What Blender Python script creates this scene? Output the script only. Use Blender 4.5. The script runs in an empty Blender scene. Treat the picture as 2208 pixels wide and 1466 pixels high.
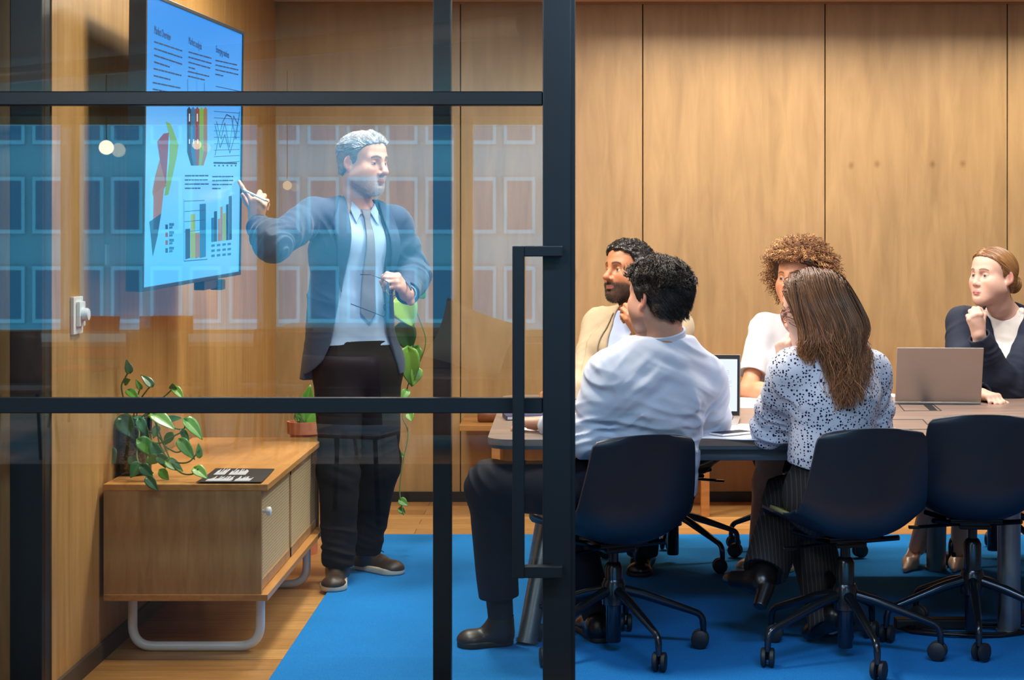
import bpy, bmesh, math, random
import numpy as np
from mathutils import Vector, Matrix, Euler
random.seed(7); np.random.seed(7)
PI = math.pi
F = 3600.0; CX = 1205.0; CY = 530.0; CAMH = 1.4      # focal length and vanishing point in photo pixels, eye height
def at(px, py, d): return Vector(((px-CX)*d/F, d, CAMH-(py-CY)*d/F))
def on_z(px, py, z):
    d = F*(CAMH-z)/(py-CY); return Vector(((px-CX)*d/F, d, z))
scene = bpy.context.scene
COL = scene.collection

# ------------------------------------------------------------------ materials
def new_mat(name):
    m = bpy.data.materials.new(name); m.use_nodes = True
    nt = m.node_tree; b = nt.nodes['Principled BSDF']
    return m, nt, b
def lin(c):
    return tuple(((x/255)/12.92 if x/255 <= .04045 else ((x/255+.055)/1.055)**2.4) for x in c)
def N(nt, t, **kw):
    n = nt.nodes.new(t)
    for k, v in kw.items(): setattr(n, k, v)
    return n
def mapping(nt, scale=(1,1,1), rot=(0,0,0), coord='Object'):
    tc = N(nt, 'ShaderNodeTexCoord'); mp = N(nt, 'ShaderNodeMapping')
    mp.inputs['Scale'].default_value = scale; mp.inputs['Rotation'].default_value = rot
    nt.links.new(tc.outputs[coord], mp.inputs['Vector']); return mp.outputs['Vector']
def ramp(nt, fac, stops):
    r = N(nt, 'ShaderNodeValToRGB'); e = r.color_ramp.elements
    while len(e) < len(stops): e.new(.5)
    for el, (p, c) in zip(e, stops): el.position = p; el.color = (*c, 1)
    nt.links.new(fac, r.inputs['Fac']); return r.outputs['Color']
def noise(nt, vec, scale=5, detail=4, rough=.55, dist=0):
    n = N(nt, 'ShaderNodeTexNoise'); n.inputs['Scale'].default_value = scale; n.inputs['Detail'].default_value = detail
    n.inputs['Roughness'].default_value = rough; n.inputs['Distortion'].default_value = dist
    nt.links.new(vec, n.inputs['Vector']); return n.outputs['Fac']
def mixc(nt, fac, a, b, mode='MIX'):
    m = N(nt, 'ShaderNodeMix', data_type='RGBA', blend_type=mode)
    for s, v in ((m.inputs[0], fac), (m.inputs[6], a), (m.inputs[7], b)):
        if isinstance(v, (int, float)): s.default_value = v
        elif isinstance(v, tuple): s.default_value = (*v, 1)
        else: nt.links.new(v, s)
    return m.outputs[2]
def bump(nt, b, height, strength=.2, dist=.002):
    bp = N(nt, 'ShaderNodeBump'); bp.inputs['Strength'].default_value = strength; bp.inputs['Distance'].default_value = dist
    nt.links.new(height, bp.inputs['Height']); nt.links.new(bp.outputs['Normal'], b.inputs['Normal'])
def plain(name, c, rough=.5, metal=0, spec=.5, var=0, vs=8, bumpy=0, bs=300, coat=0, sheen=0):
    m, nt, b = new_mat(name)
    b.inputs['Roughness'].default_value = rough; b.inputs['Metallic'].default_value = metal
    b.inputs['Specular IOR Level'].default_value = spec; b.inputs['Coat Weight'].default_value = coat
    b.inputs['Sheen Weight'].default_value = sheen
    c = lin(c)
    v = mapping(nt)
    f = noise(nt, v, vs, 3)
    col = ramp(nt, f, [(.3, tuple(x*(1-var) for x in c)), (.7, tuple(min(1, x*(1+var)) for x in c))])
    nt.links.new(col, b.inputs['Base Color'])
    if bumpy: bump(nt, b, noise(nt, v, bs, 2), bumpy)
    return m
def emit(name, c, strength):
    m, nt, b = new_mat(name)
    b.inputs['Base Color'].default_value = (0,0,0,1); b.inputs['Specular IOR Level'].default_value = .2
    b.inputs['Emission Color'].default_value = (*lin(c), 1); b.inputs['Emission Strength'].default_value = strength
    return m
def wood(name, dark, light, axis='z', scale=1.0, rough=.45, fig=.5, knots=False, blotch=.35):
    m, nt, b = new_mat(name); b.inputs['Roughness'].default_value = rough
    st = {'z': (9,9,1.1), 'x': (1.1,12,12), 'y': (12,1.1,12)}[axis]
    v = mapping(nt, tuple(s*scale for s in st))
    v2 = mapping(nt, tuple((1.2 if s > 5 else .35)*scale for s in st))
    f1 = noise(nt, v, 2.2, 6, .6, .6); f2 = noise(nt, v2, 2.0, 4, .55, 1.5)
    dk, lt = lin(dark), lin(light)
    c = ramp(nt, f1, [(.28, dk), (.72, lt)])
    c2 = ramp(nt, f2, [(.3, (1-blotch,)*3), (.7, (1.0,)*3)])
    c = mixc(nt, 1.0, c, c2, 'MULTIPLY')
    if fig:
        w = N(nt, 'ShaderNodeTexWave', wave_type='RINGS', rings_direction={'z':'X','x':'Y','y':'X'}[axis])
        w.inputs['Scale'].default_value = 3; w.inputs['Distortion'].default_value = 6; w.inputs['Detail'].default_value = 3
        nt.links.new(mapping(nt, tuple((2.2 if s > 5 else .45)*scale for s in st)), w.inputs['Vector'])
        wc = ramp(nt, w.outputs['Fac'], [(.0, (1-.3*fig,)*3), (.35, (1,)*3)])
        c = mixc(nt, 1.0, c, wc, 'MULTIPLY')
    if knots:
        vo = N(nt, 'ShaderNodeTexVoronoi'); vo.inputs['Scale'].default_value = 1.15
        nt.links.new(mapping(nt, (1.6,1,1)), vo.inputs['Vector'])
        kc = ramp(nt, vo.outputs['Distance'], [(.012, (.45,.36,.3)), (.06, (1,1,1))])
        c = mixc(nt, .8, c, kc, 'MULTIPLY')
    for kx, kz in (((1.60,1.84), (1.742,1.848), (2.045,1.846), (2.212,1.85)) if knots else ()):      # four small branch marks on one panel
        vm = N(nt, 'ShaderNodeVectorMath', operation='DISTANCE'); vm.inputs[1].default_value = (kx, 0, kz*.8)
        nt.links.new(mapping(nt, (1,0,.8)), vm.inputs[0])
        c = mixc(nt, 1.0, c, ramp(nt, vm.outputs['Value'], [(.002, (.66,.56,.46)), (.022, (1,1,1))]), 'MULTIPLY')
    nt.links.new(c, b.inputs['Base Color'])
    bump(nt, b, f1, .08)
    return m
M = {}
M['ply'] = wood('birch_plywood', (156,124,82), (181,147,101), 'z', .8, .42, .18, True, .14)
M['ply_side'] = wood('warm_plywood', (170,124,66), (198,152,92), 'z', .8, .45, .22, False, .16)
M['oak'] = wood('oak_veneer', (168,122,74), (204,158,104), 'z', 1.6, .4, .45, False, .15)
M['oak_top'] = wood('oak_top_veneer', (186,126,66), (214,156,92), 'y', 1.5, .33, .3, False, .12)
M['bench'] = wood('bench_wood', (150,96,44), (186,128,68), 'x', 1.0, .45, .2, False, .2)
M['table'] = wood('smoked_walnut', (112,92,82), (146,124,112), 'x', 1.2, .35, .2, False, .15)
M['table_edge'] = wood('dark_table_edge', (44,54,66), (68,80,92), 'x', 1.6, .4, .2, False, .2)
M['black_frame'] = plain('black_powder_coat', (11,19,27), .38, .0, .5, .05, 4)
M['black_metal'] = plain('black_steel', (16,19,24), .25, .6, .5, .05)
M['shell'] = plain('slate_plastic', (19,29,42), .42, 0, .5, .04, 3, .05, 900)
M['tube'] = plain('dark_chrome', (58,66,76), .22, .85, .5, .05)
M['caster'] = plain('caster_rubber', (28,33,40), .5, 0, .4, .1)
M['white'] = plain('white_plastic', (235,236,234), .35, 0, .5, .02)
M['white_tube'] = plain('white_tube', (226,232,238), .25, 0, .5, .02)
M['silver'] = plain('silver_metal', (182,170,160), .38, .75, .5, .03)
M['paper'] = plain('paper', (240,240,246), .7, 0, .3, .01)
M['black'] = plain('matt_black', (12,13,16), .55)
M['dark_seam'] = plain('seam_shadow_gap', (46,32,20), .8)
M['baseboard'] = plain('dark_skirting', (70,56,46), .5)
M['baseboard_black'] = plain('black_skirting', (20,18,18), .5)
M['ceil'] = plain('ceiling_paint', (196,176,150), .8)
M['dimming_carpet'] = plain('charcoal_dimming_carpet', (34,36,40), .95, 0, .1, .15, 30, .3, 300)
M['terracotta'] = plain('terracotta', (196,120,84), .75, 0, .3, .12, 12, .1, 80)
M['olive'] = plain('olive_felt', (128,124,78), .8, 0, .2, .1)
M['leather'] = plain('brown_leather', (112,62,38), .45, 0, .5, .15, 20)
M['lounge_wall'] = plain('lounge_wall', (120,112,104), .8)
M['table_light'] = plain('pale_laminate', (214,206,188), .35)
M['wood_chair'] = wood('amber_bentwood', (150,98,44), (196,138,72), 'z', 1.2, .35, .2)
M['red'] = plain('red_fabric', (188,62,60), .8, 0, .2, .1)
M['cushion'] = plain('cream_cushion', (222,212,188), .85, 0, .2, .05, 6, .2, 200)
M['dark_leather'] = plain('oxblood_leather', (74,42,46), .4)
M['steel_grey'] = plain('brushed_grey_steel', (132,136,140), .35, .8)

def mat_floor():
    m, nt, b = new_mat('oak_floorboards'); b.inputs['Roughness'].default_value = .38
    v = mapping(nt, (1,1,1))
    br = N(nt, 'ShaderNodeTexBrick'); br.offset = .37; br.squash = 1
    for k, val in (('Scale', 1.0), ('Mortar Size', .0016), ('Brick Width', 1.9), ('Row Height', .145), ('Bias', 0.0)): br.inputs[k].default_value = val
    br.inputs['Color1'].default_value = (*lin((206,158,98)), 1); br.inputs['Color2'].default_value = (*lin((178,128,72)), 1)
    br.inputs['Mortar'].default_value = (*lin((96,64,34)), 1)
    nt.links.new(v, br.inputs['Vector'])
    g = noise(nt, mapping(nt, (1.3,18,1)), 3, 6, .6, .5)
    c = mixc(nt, 1.0, br.outputs['Color'], ramp(nt, g, [(.3, (.72,.66,.6)), (.68, (1.08,1.06,1.0))]), 'MULTIPLY')
    nt.links.new(c, b.inputs['Base Color']); bump(nt, b, g, .06)
    return m
M['floor'] = mat_floor()
def mat_rug():
    m, nt, b = new_mat('blue_rug_pile'); b.inputs['Roughness'].default_value = .95; b.inputs['Specular IOR Level'].default_value = .1
    v = mapping(nt); f1 = noise(nt, v, 260, 3, .7); f2 = noise(nt, v, 3, 3); f3 = noise(nt, mapping(nt, (6,60,1)), 6, 3)
    c = ramp(nt, f1, [(.25, lin((12,102,188))), (.75, lin((52,154,228)))])
    c = mixc(nt, 1.0, c, ramp(nt, f2, [(.3, (.9,)*3), (.7, (1,)*3)]), 'MULTIPLY')
    c = mixc(nt, .6, c, ramp(nt, f3, [(.3, (.86,)*3), (.7, (1,)*3)]), 'MULTIPLY')
    nt.links.new(c, b.inputs['Base Color']); bump(nt, b, f1, .5, .004)
    return m
M['rug'] = mat_rug()
def mat_glass(name, base, tint=(1,1,1)):
    m = bpy.data.materials.new(name); m.use_nodes = True; nt = m.node_tree; nt.nodes.clear()
    out = N(nt, 'ShaderNodeOutputMaterial'); mx = N(nt, 'ShaderNodeMixShader')
    tr = N(nt, 'ShaderNodeBsdfTransparent'); gl = N(nt, 'ShaderNodeBsdfGlossy'); fr = N(nt, 'ShaderNodeFresnel')
    tr.inputs['Color'].default_value = (*tint, 1); gl.inputs['Roughness'].default_value = .0
    fr.inputs['IOR'].default_value = 1.3
    ad = N(nt, 'ShaderNodeMath', operation='ADD'); ad.inputs[1].default_value = base; ad.use_clamp = True
    nt.links.new(fr.outputs[0], ad.inputs[0]); nt.links.new(ad.outputs[0], mx.inputs[0])
    nt.links.new(tr.outputs[0], mx.inputs[1]); nt.links.new(gl.outputs[0], mx.inputs[2]); nt.links.new(mx.outputs[0], out.inputs[0])
    return m
M['glass'] = mat_glass('door_glass', .075, (.95,.972,.975))
M['glass2'] = mat_glass('panel_glass', .014, (.96,.98,.982))
M['glass_win'] = mat_glass('window_glass', .01, (.9,.97,1.0))
def mat_cane():
    m, nt, b = new_mat('cane_webbing'); b.inputs['Roughness'].default_value = .6
    v = mapping(nt, (1,1,1), (PI/4,0,0))
    ck = N(nt, 'ShaderNodeTexChecker'); ck.inputs['Scale'].default_value = 130
    nt.links.new(v, ck.inputs['Vector'])
    c = ramp(nt, ck.outputs['Fac'], [(.2, lin((188,150,98))), (.8, lin((226,196,146)))])
    nt.links.new(c, b.inputs['Base Color']); bump(nt, b, ck.outputs['Fac'], .4)
    return m
M['cane'] = mat_cane()
def mat_attr(name, rough=.5, sss=0, spec=.4, bumpy=0, bs=400, sheen=0, var=0):
    m, nt, b = new_mat(name); b.inputs['Roughness'].default_value = rough; b.inputs['Specular IOR Level'].default_value = spec
    a = N(nt, 'ShaderNodeAttribute'); a.attribute_name = 'Col'; c = a.outputs['Color']
    v = mapping(nt)
    if var:
        c = mixc(nt, 1.0, c, ramp(nt, noise(nt, v, 60, 4), [(.3, (1-var,)*3), (.7, (1.0,)*3)]), 'MULTIPLY')
    nt.links.new(c, b.inputs['Base Color'])
    if sss:
        b.inputs['Subsurface Weight'].default_value = sss; b.inputs['Subsurface Radius'].default_value = (.012,.005,.003); b.inputs['Subsurface Scale'].default_value = .5
    b.inputs['Sheen Weight'].default_value = sheen
    if bumpy: bump(nt, b, noise(nt, v, bs, 3), bumpy, .001)
    return m
M['skin'] = mat_attr('skin', .48, .12, .4, .08, 500, 0, .06)
M['hair'] = mat_attr('hair', .38, 0, .5)
M['leaf'] = mat_attr('pothos_leaf', .32, 0, .5)
M['stem'] = plain('plant_stem', (74,104,52), .5)

# ------------------------------------------------------------------ mesh helpers
class MB:
    def __init__(s): s.bm = bmesh.new(); s.mats = []
    def mi(s, m):
        if m is None: return 0
        if m not in s.mats: s.mats.append(m)
        return s.mats.index(m)
    def _add(s, verts, faces, m=None, smooth=False):
        i = s.mi(m); vs = [s.bm.verts.new(v) for v in verts]
        for f in faces:
            try:
                fc = s.bm.faces.new([vs[k] for k in f]); fc.material_index = i; fc.smooth = smooth
            except ValueError: pass
        return vs
    def box(s, lo, hi, m=None, bevel=0, mat=None, seg=2):
        t = bmesh.new(); bmesh.ops.create_cube(t, size=1)
        for v in t.verts: v.co = Vector([(lo[k]+hi[k])/2 + v.co[k]*(hi[k]-lo[k]) for k in range(3)])
        if bevel: bmesh.ops.bevel(t, geom=t.edges[:]+t.verts[:], offset=bevel, segments=seg, profile=.6, affect='EDGES', clamp_overlap=True)
        s.merge(t, m, mat, smooth=False)
    def merge(s, t, m=None, mat=None, smooth=False):
        t.verts.ensure_lookup_table(); t.verts.index_update()
        vs = [(mat @ v.co if mat else v.co.copy()) for v in t.verts]
        s._add(vs, [[v.index for v in f.verts] for f in t.faces], m, smooth); t.free()
    def tube(s, pts, r, m=None, n=12, caps=True, closed=False):
        pts = [Vector(p) for p in pts]; k = len(pts); rr = r if isinstance(r, (list, tuple)) else [r]*k
        rings = []; up = None
        for i, p in enumerate(pts):
            a = pts[i-1] if (i > 0 or closed) else p; b = pts[(i+1) % k] if (i < k-1 or closed) else p
            t = (b-a).normalized()
            if up is None: up = t.orthogonal().normalized()
            up = (up - t*up.dot(t)); up = up.normalized() if up.length > 1e-6 else t.orthogonal().normalized()
            w = t.cross(up)
            rings.append([p + (up*math.cos(2*PI*j/n) + w*math.sin(2*PI*j/n))*rr[i] for j in range(n)])
        vs = [v for rg in rings for v in rg]; fs = []
        for i in range(k if closed else k-1):
            for j in range(n):
                a, b = i*n+j, i*n+(j+1) % n; c, d = ((i+1) % k)*n+(j+1) % n, ((i+1) % k)*n+j
                fs.append((a, b, c, d))
        if caps and not closed: fs += [tuple(range(n-1, -1, -1)), tuple(range((k-1)*n, k*n))]
        s._add(vs, fs, m, True)
    def lathe(s, prof, o, m=None, n=32, axis=(0,0,1)):
        o = Vector(o); q = Vector((0,0,1)).rotation_difference(Vector(axis))
        vs = []; fs = []
        for (r, z) in prof:
            for j in range(n): vs.append(o + q @ Vector((r*math.cos(2*PI*j/n), r*math.sin(2*PI*j/n), z)))
        for i in range(len(prof)-1):
            for j in range(n): fs.append((i*n+j, i*n+(j+1) % n, (i+1)*n+(j+1) % n, (i+1)*n+j))
        fs += [tuple(range(n-1, -1, -1)), tuple(range((len(prof)-1)*n, len(prof)*n))]
        s._add(vs, fs, m, True)
    def prism(s, poly, off, m=None):
        poly = [Vector(p) for p in poly]; off = Vector(off); n = len(poly)
        vs = poly + [p+off for p in poly]
        fs = [tuple(range(n-1, -1, -1)), tuple(range(n, 2*n))] + [(i, (i+1) % n, n+(i+1) % n, n+i) for i in range(n)]
        s._add(vs, fs, m)
    def sphere(s, o, r, m=None, sub=2, scale=(1,1,1)):
        t = bmesh.new(); bmesh.ops.create_icosphere(t, subdivisions=sub, radius=1)
        for v in t.verts: v.co = Vector(o) + Vector([v.co[k]*r*scale[k] for k in range(3)])
        s.merge(t, m, None, True)
    def grid(s, fn, nu, nv, m=None, smooth=True):
        vs = [fn(i/(nu-1), j/(nv-1)) for i in range(nu) for j in range(nv)]
        fs = [(i*nv+j, i*nv+j+1, (i+1)*nv+j+1, (i+1)*nv+j) for i in range(nu-1) for j in range(nv-1)]
        s._add(vs, fs, m, smooth)
    def build(s, name, m=None, parent=None, loc=None, keep=True, fix=True, angle=40):
        if fix: bmesh.ops.recalc_face_normals(s.bm, faces=s.bm.faces[:])
        me = bpy.data.meshes.new(name); s.bm.to_mesh(me); s.bm.free()
        if not s.mats: s.mats = [m]
        for mm in s.mats: me.materials.append(mm)
        o = bpy.data.objects.new(name, me); COL.objects.link(o)
        if parent: o.parent = parent
        if loc is not None: o.location = loc
        if any(p.use_smooth for p in me.polygons):
            me.set_sharp_from_angle(angle=math.radians(angle))
        return o
def tag(o, label=None, cat=None, group=None, kind=None):
    if label: o['label'] = label
    if cat: o['category'] = cat
    if group: o['group'] = group
    if kind: o['kind'] = kind
    return o
def empty(name, loc, rz=0):
    o = bpy.data.objects.new(name, None); COL.objects.link(o); o.location = loc; o.rotation_euler = (0,0,rz); o.empty_display_size = .1
    return o
def struct(o, label, cat='wall'): return tag(o, label, cat, None, 'structure')
def copy_tree(o, parent=None):
    c = o.copy(); COL.objects.link(c)
    if parent: c.parent = parent
    for ch in list(o.children): copy_tree(ch, c)
    return c
def arc(c, r, a0, a1, n, ax, ay):
    return [Vector(c) + Vector(ax)*r*math.cos(a0+(a1-a0)*i/n) + Vector(ay)*r*math.sin(a0+(a1-a0)*i/n) for i in range(n+1)]
def round_path(pts, r, n=6):
    pts = [Vector(p) for p in pts]; out = [pts[0]]
    for a, b, c in zip(pts, pts[1:], pts[2:]):
        u = (a-b).normalized(); v = (c-b).normalized(); p, q = b+u*r, b+v*r
        out += [(p*(1-t)**2 + b*2*t*(1-t) + q*t*t) for t in [i/n for i in range(n+1)]]
    return out + [pts[-1]]
# ------------------------------------------------------------------ setting
WY = 9.14; WX = -1.55; CEIL = 2.735
YG = 5.04; YD = 4.865                      # fixed glazing and sliding door planes
LX0, LX1, LY0 = -7.0, 7.0, -6.0            # the lounge around and behind the viewer
b = MB(); b.box((LX0-.2, LY0-.2, -.1), (LX1+.2, WY+.3, 0), M['floor']); struct(b.build('floor'), 'oak plank floor of room and lounge', 'floor')
b = MB(); b.box((LX0-.2, LY0-.2, CEIL), (LX1+.2, WY+.3, CEIL+.1), M['ceil']); struct(b.build('ceiling'), 'warm painted ceiling', 'ceiling')
# back wall: birch panels 1 m wide with open joints
b = MB(); b.box((WX-.3, WY+.02, 0), (LX1, WY+.12, CEIL), M['dark_seam'])
seams = [WX-.03] + [(p-CX)/393.8 for p in (993, 1386, 1779, 2172)] + [3.455, 4.455, 5.455, 6.455, 7.0]
for x0, x1 in zip(seams, seams[1:]): b.box((x0+.003, WY, .04), (x1-.003, WY+.02, CEIL), M['ply'], .0015, seg=1)
struct(b.build('wall_back'), 'birch plywood back wall of tall panels with dark joints')
b = MB(); b.box((WX, WY-.014, 0), (LX1, WY, .055), M['baseboard_black']); struct(b.build('baseboard_back'), 'black skirting under the plywood back wall', 'baseboard')
b = MB(); b.box((LX0, WY-.012, CEIL-.012), (LX1, WY, CEIL), M['bench']); struct(b.build('trim_1'), 'thin dark ceiling trim along back wall', 'trim')
# left wall
b = MB(); b.box((WX-.16, YG+.06, 0), (WX-.02, WY+.1, CEIL), M['dark_seam'])
for y0, y1 in ((YG+.11, 6.37), (6.37, 7.75), (7.75, WY)): b.box((WX-.02, y0+.002, .02), (WX, y1-.002, CEIL), M['ply_side'], .0015, seg=1)
b.box((WX-.162, YG+.058, 0), (WX+.002, YG+.108, CEIL), M['oak'])
struct(b.build('wall_left'), 'warm plywood wall that carries the television')
b = MB(); b.box((WX, YG+.11, 0), (WX+.012, WY, .06), M['baseboard']); struct(b.build('baseboard_left'), 'dark skirting along television wall', 'baseboard')
b = MB(); b.box((LX1, LY0, 0), (LX1+.1, WY, CEIL), M['ply']); struct(b.build('wall_right'), 'plywood wall at far right of the room')
b = MB(); b.box((LX0-.1, LY0, 0), (LX0, WY, CEIL), M['lounge_wall']); struct(b.build('wall_lounge'), 'grey lounge side wall')
# sliding glass door
def rails(b, x0, x1, y0, y1, zs, m):
    for z0, z1 in zs: b.box((x0, y0, z0), (x1, y1, z1), m, .003, seg=1)
fx0 = -1.78
b = MB()
b.box((-.047, YD-.02, .02), (.036, YD+.025, 2.6), M['black_frame'], .004); b.box((.030, YD-.006, .02), (.048, YD+.03, 2.6), M['black_frame'], .003)
b.box((fx0, YD-.02, .02), (fx0+.09, YD+.025, 2.6), M['black_frame'], .004)
rails(b, fx0+.09, -.047, YD-.018, YD+.02, ((.02,.12), (.9135,.958), (1.808,1.849), (2.5,2.6)), M['black_frame'])
door = b.build('door_1'); struct(door, 'sliding glass door with black steel frame, slid open to the left', 'door')
for z0, z1 in ((.12,.9135), (.958,1.808), (1.849,2.5)):
    b = MB(); b.box((fx0+.09, YD-.004, z0), (-.047, YD+.004, z1), M['glass']); b.build('glass_pane', parent=door)
YH = 4.80; hs = F/YH
hx0, hx1, hx2 = (1105-CX)/hs, (1131-CX)/hs, (1213-CX)/hs; hz1, hz0 = CAMH, CAMH-715/hs
b = MB()
b.box((hx0, YH-.016, hz0), (hx1, YH+.018, hz1), M['black_frame'], .003)
for z0, z1 in ((hz1-.031, hz1), (hz0, hz0+.034)): b.box((hx1-.002, YH-.012, z0), (hx2, YH+.02, z1), M['black_frame'], .003)
for z0, z1 in ((hz1-.029, hz1-.002), (hz0+.003, hz0+.031)): b.box((hx2-.03, YH+.016, z0), (hx2-.002, YD-.015, z1), M['black_frame'])
b.build('handle', parent=door)
# fixed glazing behind the door
b = MB()
b.box(((28-CX)/714, YG-.03, 0), ((97-CX)/714, YG+.056, CEIL), M['black_frame'], .004)
b.box(((935-CX)/714, YG-.03, 0), ((974-CX)/714, YG+.03, CEIL), M['black_frame'], .004)
b.box((-.036, YG-.03, 0), (.018, YG+.03, CEIL), M['black_frame'], .004)
gx0, gx1, gx2, gx3 = (97-CX)/714, (935-CX)/714, (974-CX)/714, -.036
for x0, x1 in ((gx0, gx1), (gx2, gx3)): rails(b, x0, x1, YG-.02, YG+.02, ((0,.08), (.915,.942), (1.828,1.852), (2.66,CEIL)), M['black_frame'])
win = b.build('window_1'); struct(win, 'fixed glazed partition with black frame behind the sliding door', 'window')
for x0, x1 in ((gx0, gx1), (gx2, gx3)):
    for z0, z1 in ((.08,.915), (.942,1.828), (1.852,2.66)):
        b = MB(); b.box((x0, YG-.003, z0), (x1, YG+.003, z1), M['glass2']); b.build('glass_pane', parent=win)
# neighbouring glazing left of the post
b = MB()
for z in (.31, 1.06, 2.05): b.box((-1.80, 5.05, z-.02), (-1.76, WY, z+.02), M['black_frame'])
b.box((-1.80, 8.8, 0), (-1.76, 8.85, CEIL), M['black_frame'])
win2 = b.build('window_2'); struct(win2, 'black barred glazing of the neighbouring room at far left', 'window')
b = MB(); b.box((-1.783, 5.05, 0), (-1.777, WY, CEIL), M['glass_win']); b.build('glass_pane', parent=win2)

# ------------------------------------------------------------------ rug, bench
b = MB(); b.box((-.93, 5.0, .0), (4.6, 8.04, .012), M['rug'], .004); tag(b.build('rug'), 'large bright blue flat rug under the conference table', 'rug')
BY = 8.61
bench = empty('bench', (1.5, BY, 0)); tag(bench, 'long low wooden bench against the plywood back wall', 'bench')
def rel(o): return Matrix.Translation(-o.location)
def part(bb, name, root, m=None):
    bmesh.ops.translate(bb.bm, verts=bb.bm.verts[:], vec=-root.location)
    return bb.build(name, m, root)
b = MB(); b.box((-.514, BY, .445), (4.5, WY-.016, .475), M['bench'], .003); part(b, 'seat', bench)
for px in (1069, 1521, 2420):
    x = (px-CX)/418; b = MB(); b.box((x-.022, BY+.005, .0), (x+.022, BY+.05, .445), M['bench'], .003); part(b, 'leg', bench)
for px in (1069, 1521, 2420):
    x = (px-CX)/418; b = MB(); b.box((x-.022, WY-.07, .0), (x+.022, WY-.025, .445), M['bench'], .003); part(b, 'leg', bench)
b = MB(); b.lathe([(.0,-.058), (.03,-.058), (.036,-.05), (.036,.05), (.03,.058), (.0,.058)], at(1054, 903, BY+.15), M['leather'], 24, (1,0,0))
o = b.build('storage_tin'); o.location.z += .475+.036-at(1054,903,BY+.15).z; tag(o, 'small brown round tin lying on the bench beyond the table end', 'tin')

# ------------------------------------------------------------------ sideboard
SX0, SX1, SY0, SY1 = -1.535, -.981, 5.625, 7.0
sb = empty('sideboard', (-1.25, 6.3, 0)); tag(sb, 'oak sideboard with woven cane doors on white tube legs below the television', 'sideboard')
b = MB()
b.box((SX0, SY0+.004, .225), (SX1-.022, SY0+.024, .575), M['oak']); b.box((SX0, SY1-.024, .225), (SX1-.022, SY1-.004, .575), M['oak'])
b.box((SX0, SY0+.024, .225), (SX0+.012, SY1-.024, .575), M['oak'])
part(b, 'carcass', sb)
b = MB(); b.box((SX0, SY0, .575), (SX1, SY1, .597), M['oak_top'], .0025); part(b, 'top_panel', sb)
b = MB(); b.box((SX0, SY0, .203), (SX1, SY1, .225), M['oak_top'], .0025); part(b, 'bottom_panel', sb)
DM = 6.3
for k, (y0, y1) in enumerate(((SY0+.026, DM-.003), (DM+.003, SY1-.026))):
    b = MB(); xf = SX1-.03
    fw = .035
    b.box((xf-.02, y0, .228), (xf, y0+.006, .572), M['oak']); b.box((xf-.02, y1-.02, .228), (xf, y1, .572), M['oak'])
    b.box((xf-.02, y0, .537), (xf, y1, .572), M['oak']); b.box((xf-.02, y0, .228), (xf, y1, .262), M['oak'])
    d = part(b, 'door', sb)
    b = MB(); b.box((xf-.012, y0+.006, .262), (xf-.003, y1-.02, .537), M['cane']); bmesh.ops.translate(b.bm, verts=b.bm.verts[:], vec=-sb.location)
    cp = b.build('cane_panel', None, d)
    if k: continue
    b = MB(); yk = y0+.045; b.lathe([(.006,0), (.006,.014), (.0135,.016), (.0155,.022), (.0145,.03), (.004,.034)], (xf-.002, yk, .495), M['white'], 20, (1,0,0))
    bmesh.ops.translate(b.bm, verts=b.bm.verts[:], vec=-sb.location); b.build('knob', None, d)
for y in (F/624, F/527):
    x0, x1 = (286-CX)/624, (561-CX)/624; b = MB()
    b.tube(round_path([(x0, y, .204), (x0, y, .017), (x1, y, .017), (x1, y, .204)], .075, 10), .0165, M['white_tube'], 16)
    part(b, 'leg_frame', sb)

# black leaflet lying open on the sideboard
def quad_on(z, pts): return [on_z(x, y, z) for x, y in pts]
zt = .597
q = quad_on(zt, ((423,1043), (465,1012), (592,1013), (564,1043)))
def bil(q, u, v): return (q[0]*(1-u)+q[3]*u)*(1-v) + (q[1]*(1-u)+q[2]*u)*v
lf = empty('leaflet', (bil(q, .5, .5).x, bil(q, .5, .5).y, zt)); tag(lf, 'open black leaflet with white printed lines on the sideboard top', 'leaflet')
for v0, v1, tilt in ((0,.5,.004), (.5,1,.002)):
    b = MB(); p = [bil(q,0,v0), bil(q,1,v0), bil(q,1,v1), bil(q,0,v1)]
    p = [Vector((a.x, a.y, zt+.001 + (tilt if (abs(v-.5) > .1) else 0))) for a, v in zip(p, (v0,v0,v1,v1))]
    b.prism(p, (0,0,.0015), M['black']); pg = part(b, 'page', lf)
    b = MB(); random.seed(3+int(v0*2))
    cols = [(.1,.27), (.34,.62)] if v0 else [(.12,.5), (.56,.8)]
    for c0, c1 in cols:
        u = c0
        while u < c1:
            ln = random.uniform(.24,.42); va = v0+.06; vb = va+ln*random.choice((1,1,.6))
            p = [bil(q,u,va), bil(q,u+.007,va), bil(q,u+.007,vb), bil(q,u,vb)]
            b.prism([Vector((a.x, a.y, zt+.0028+ (tilt*abs(v-.5)*2))) for a, v in zip(p, (va,va,vb,vb))], (0,0,.0006), M['paper']); u += .0165
    bmesh.ops.translate(b.bm, verts=b.bm.verts[:], vec=-lf.location); b.build('print', None, pg)

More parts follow.
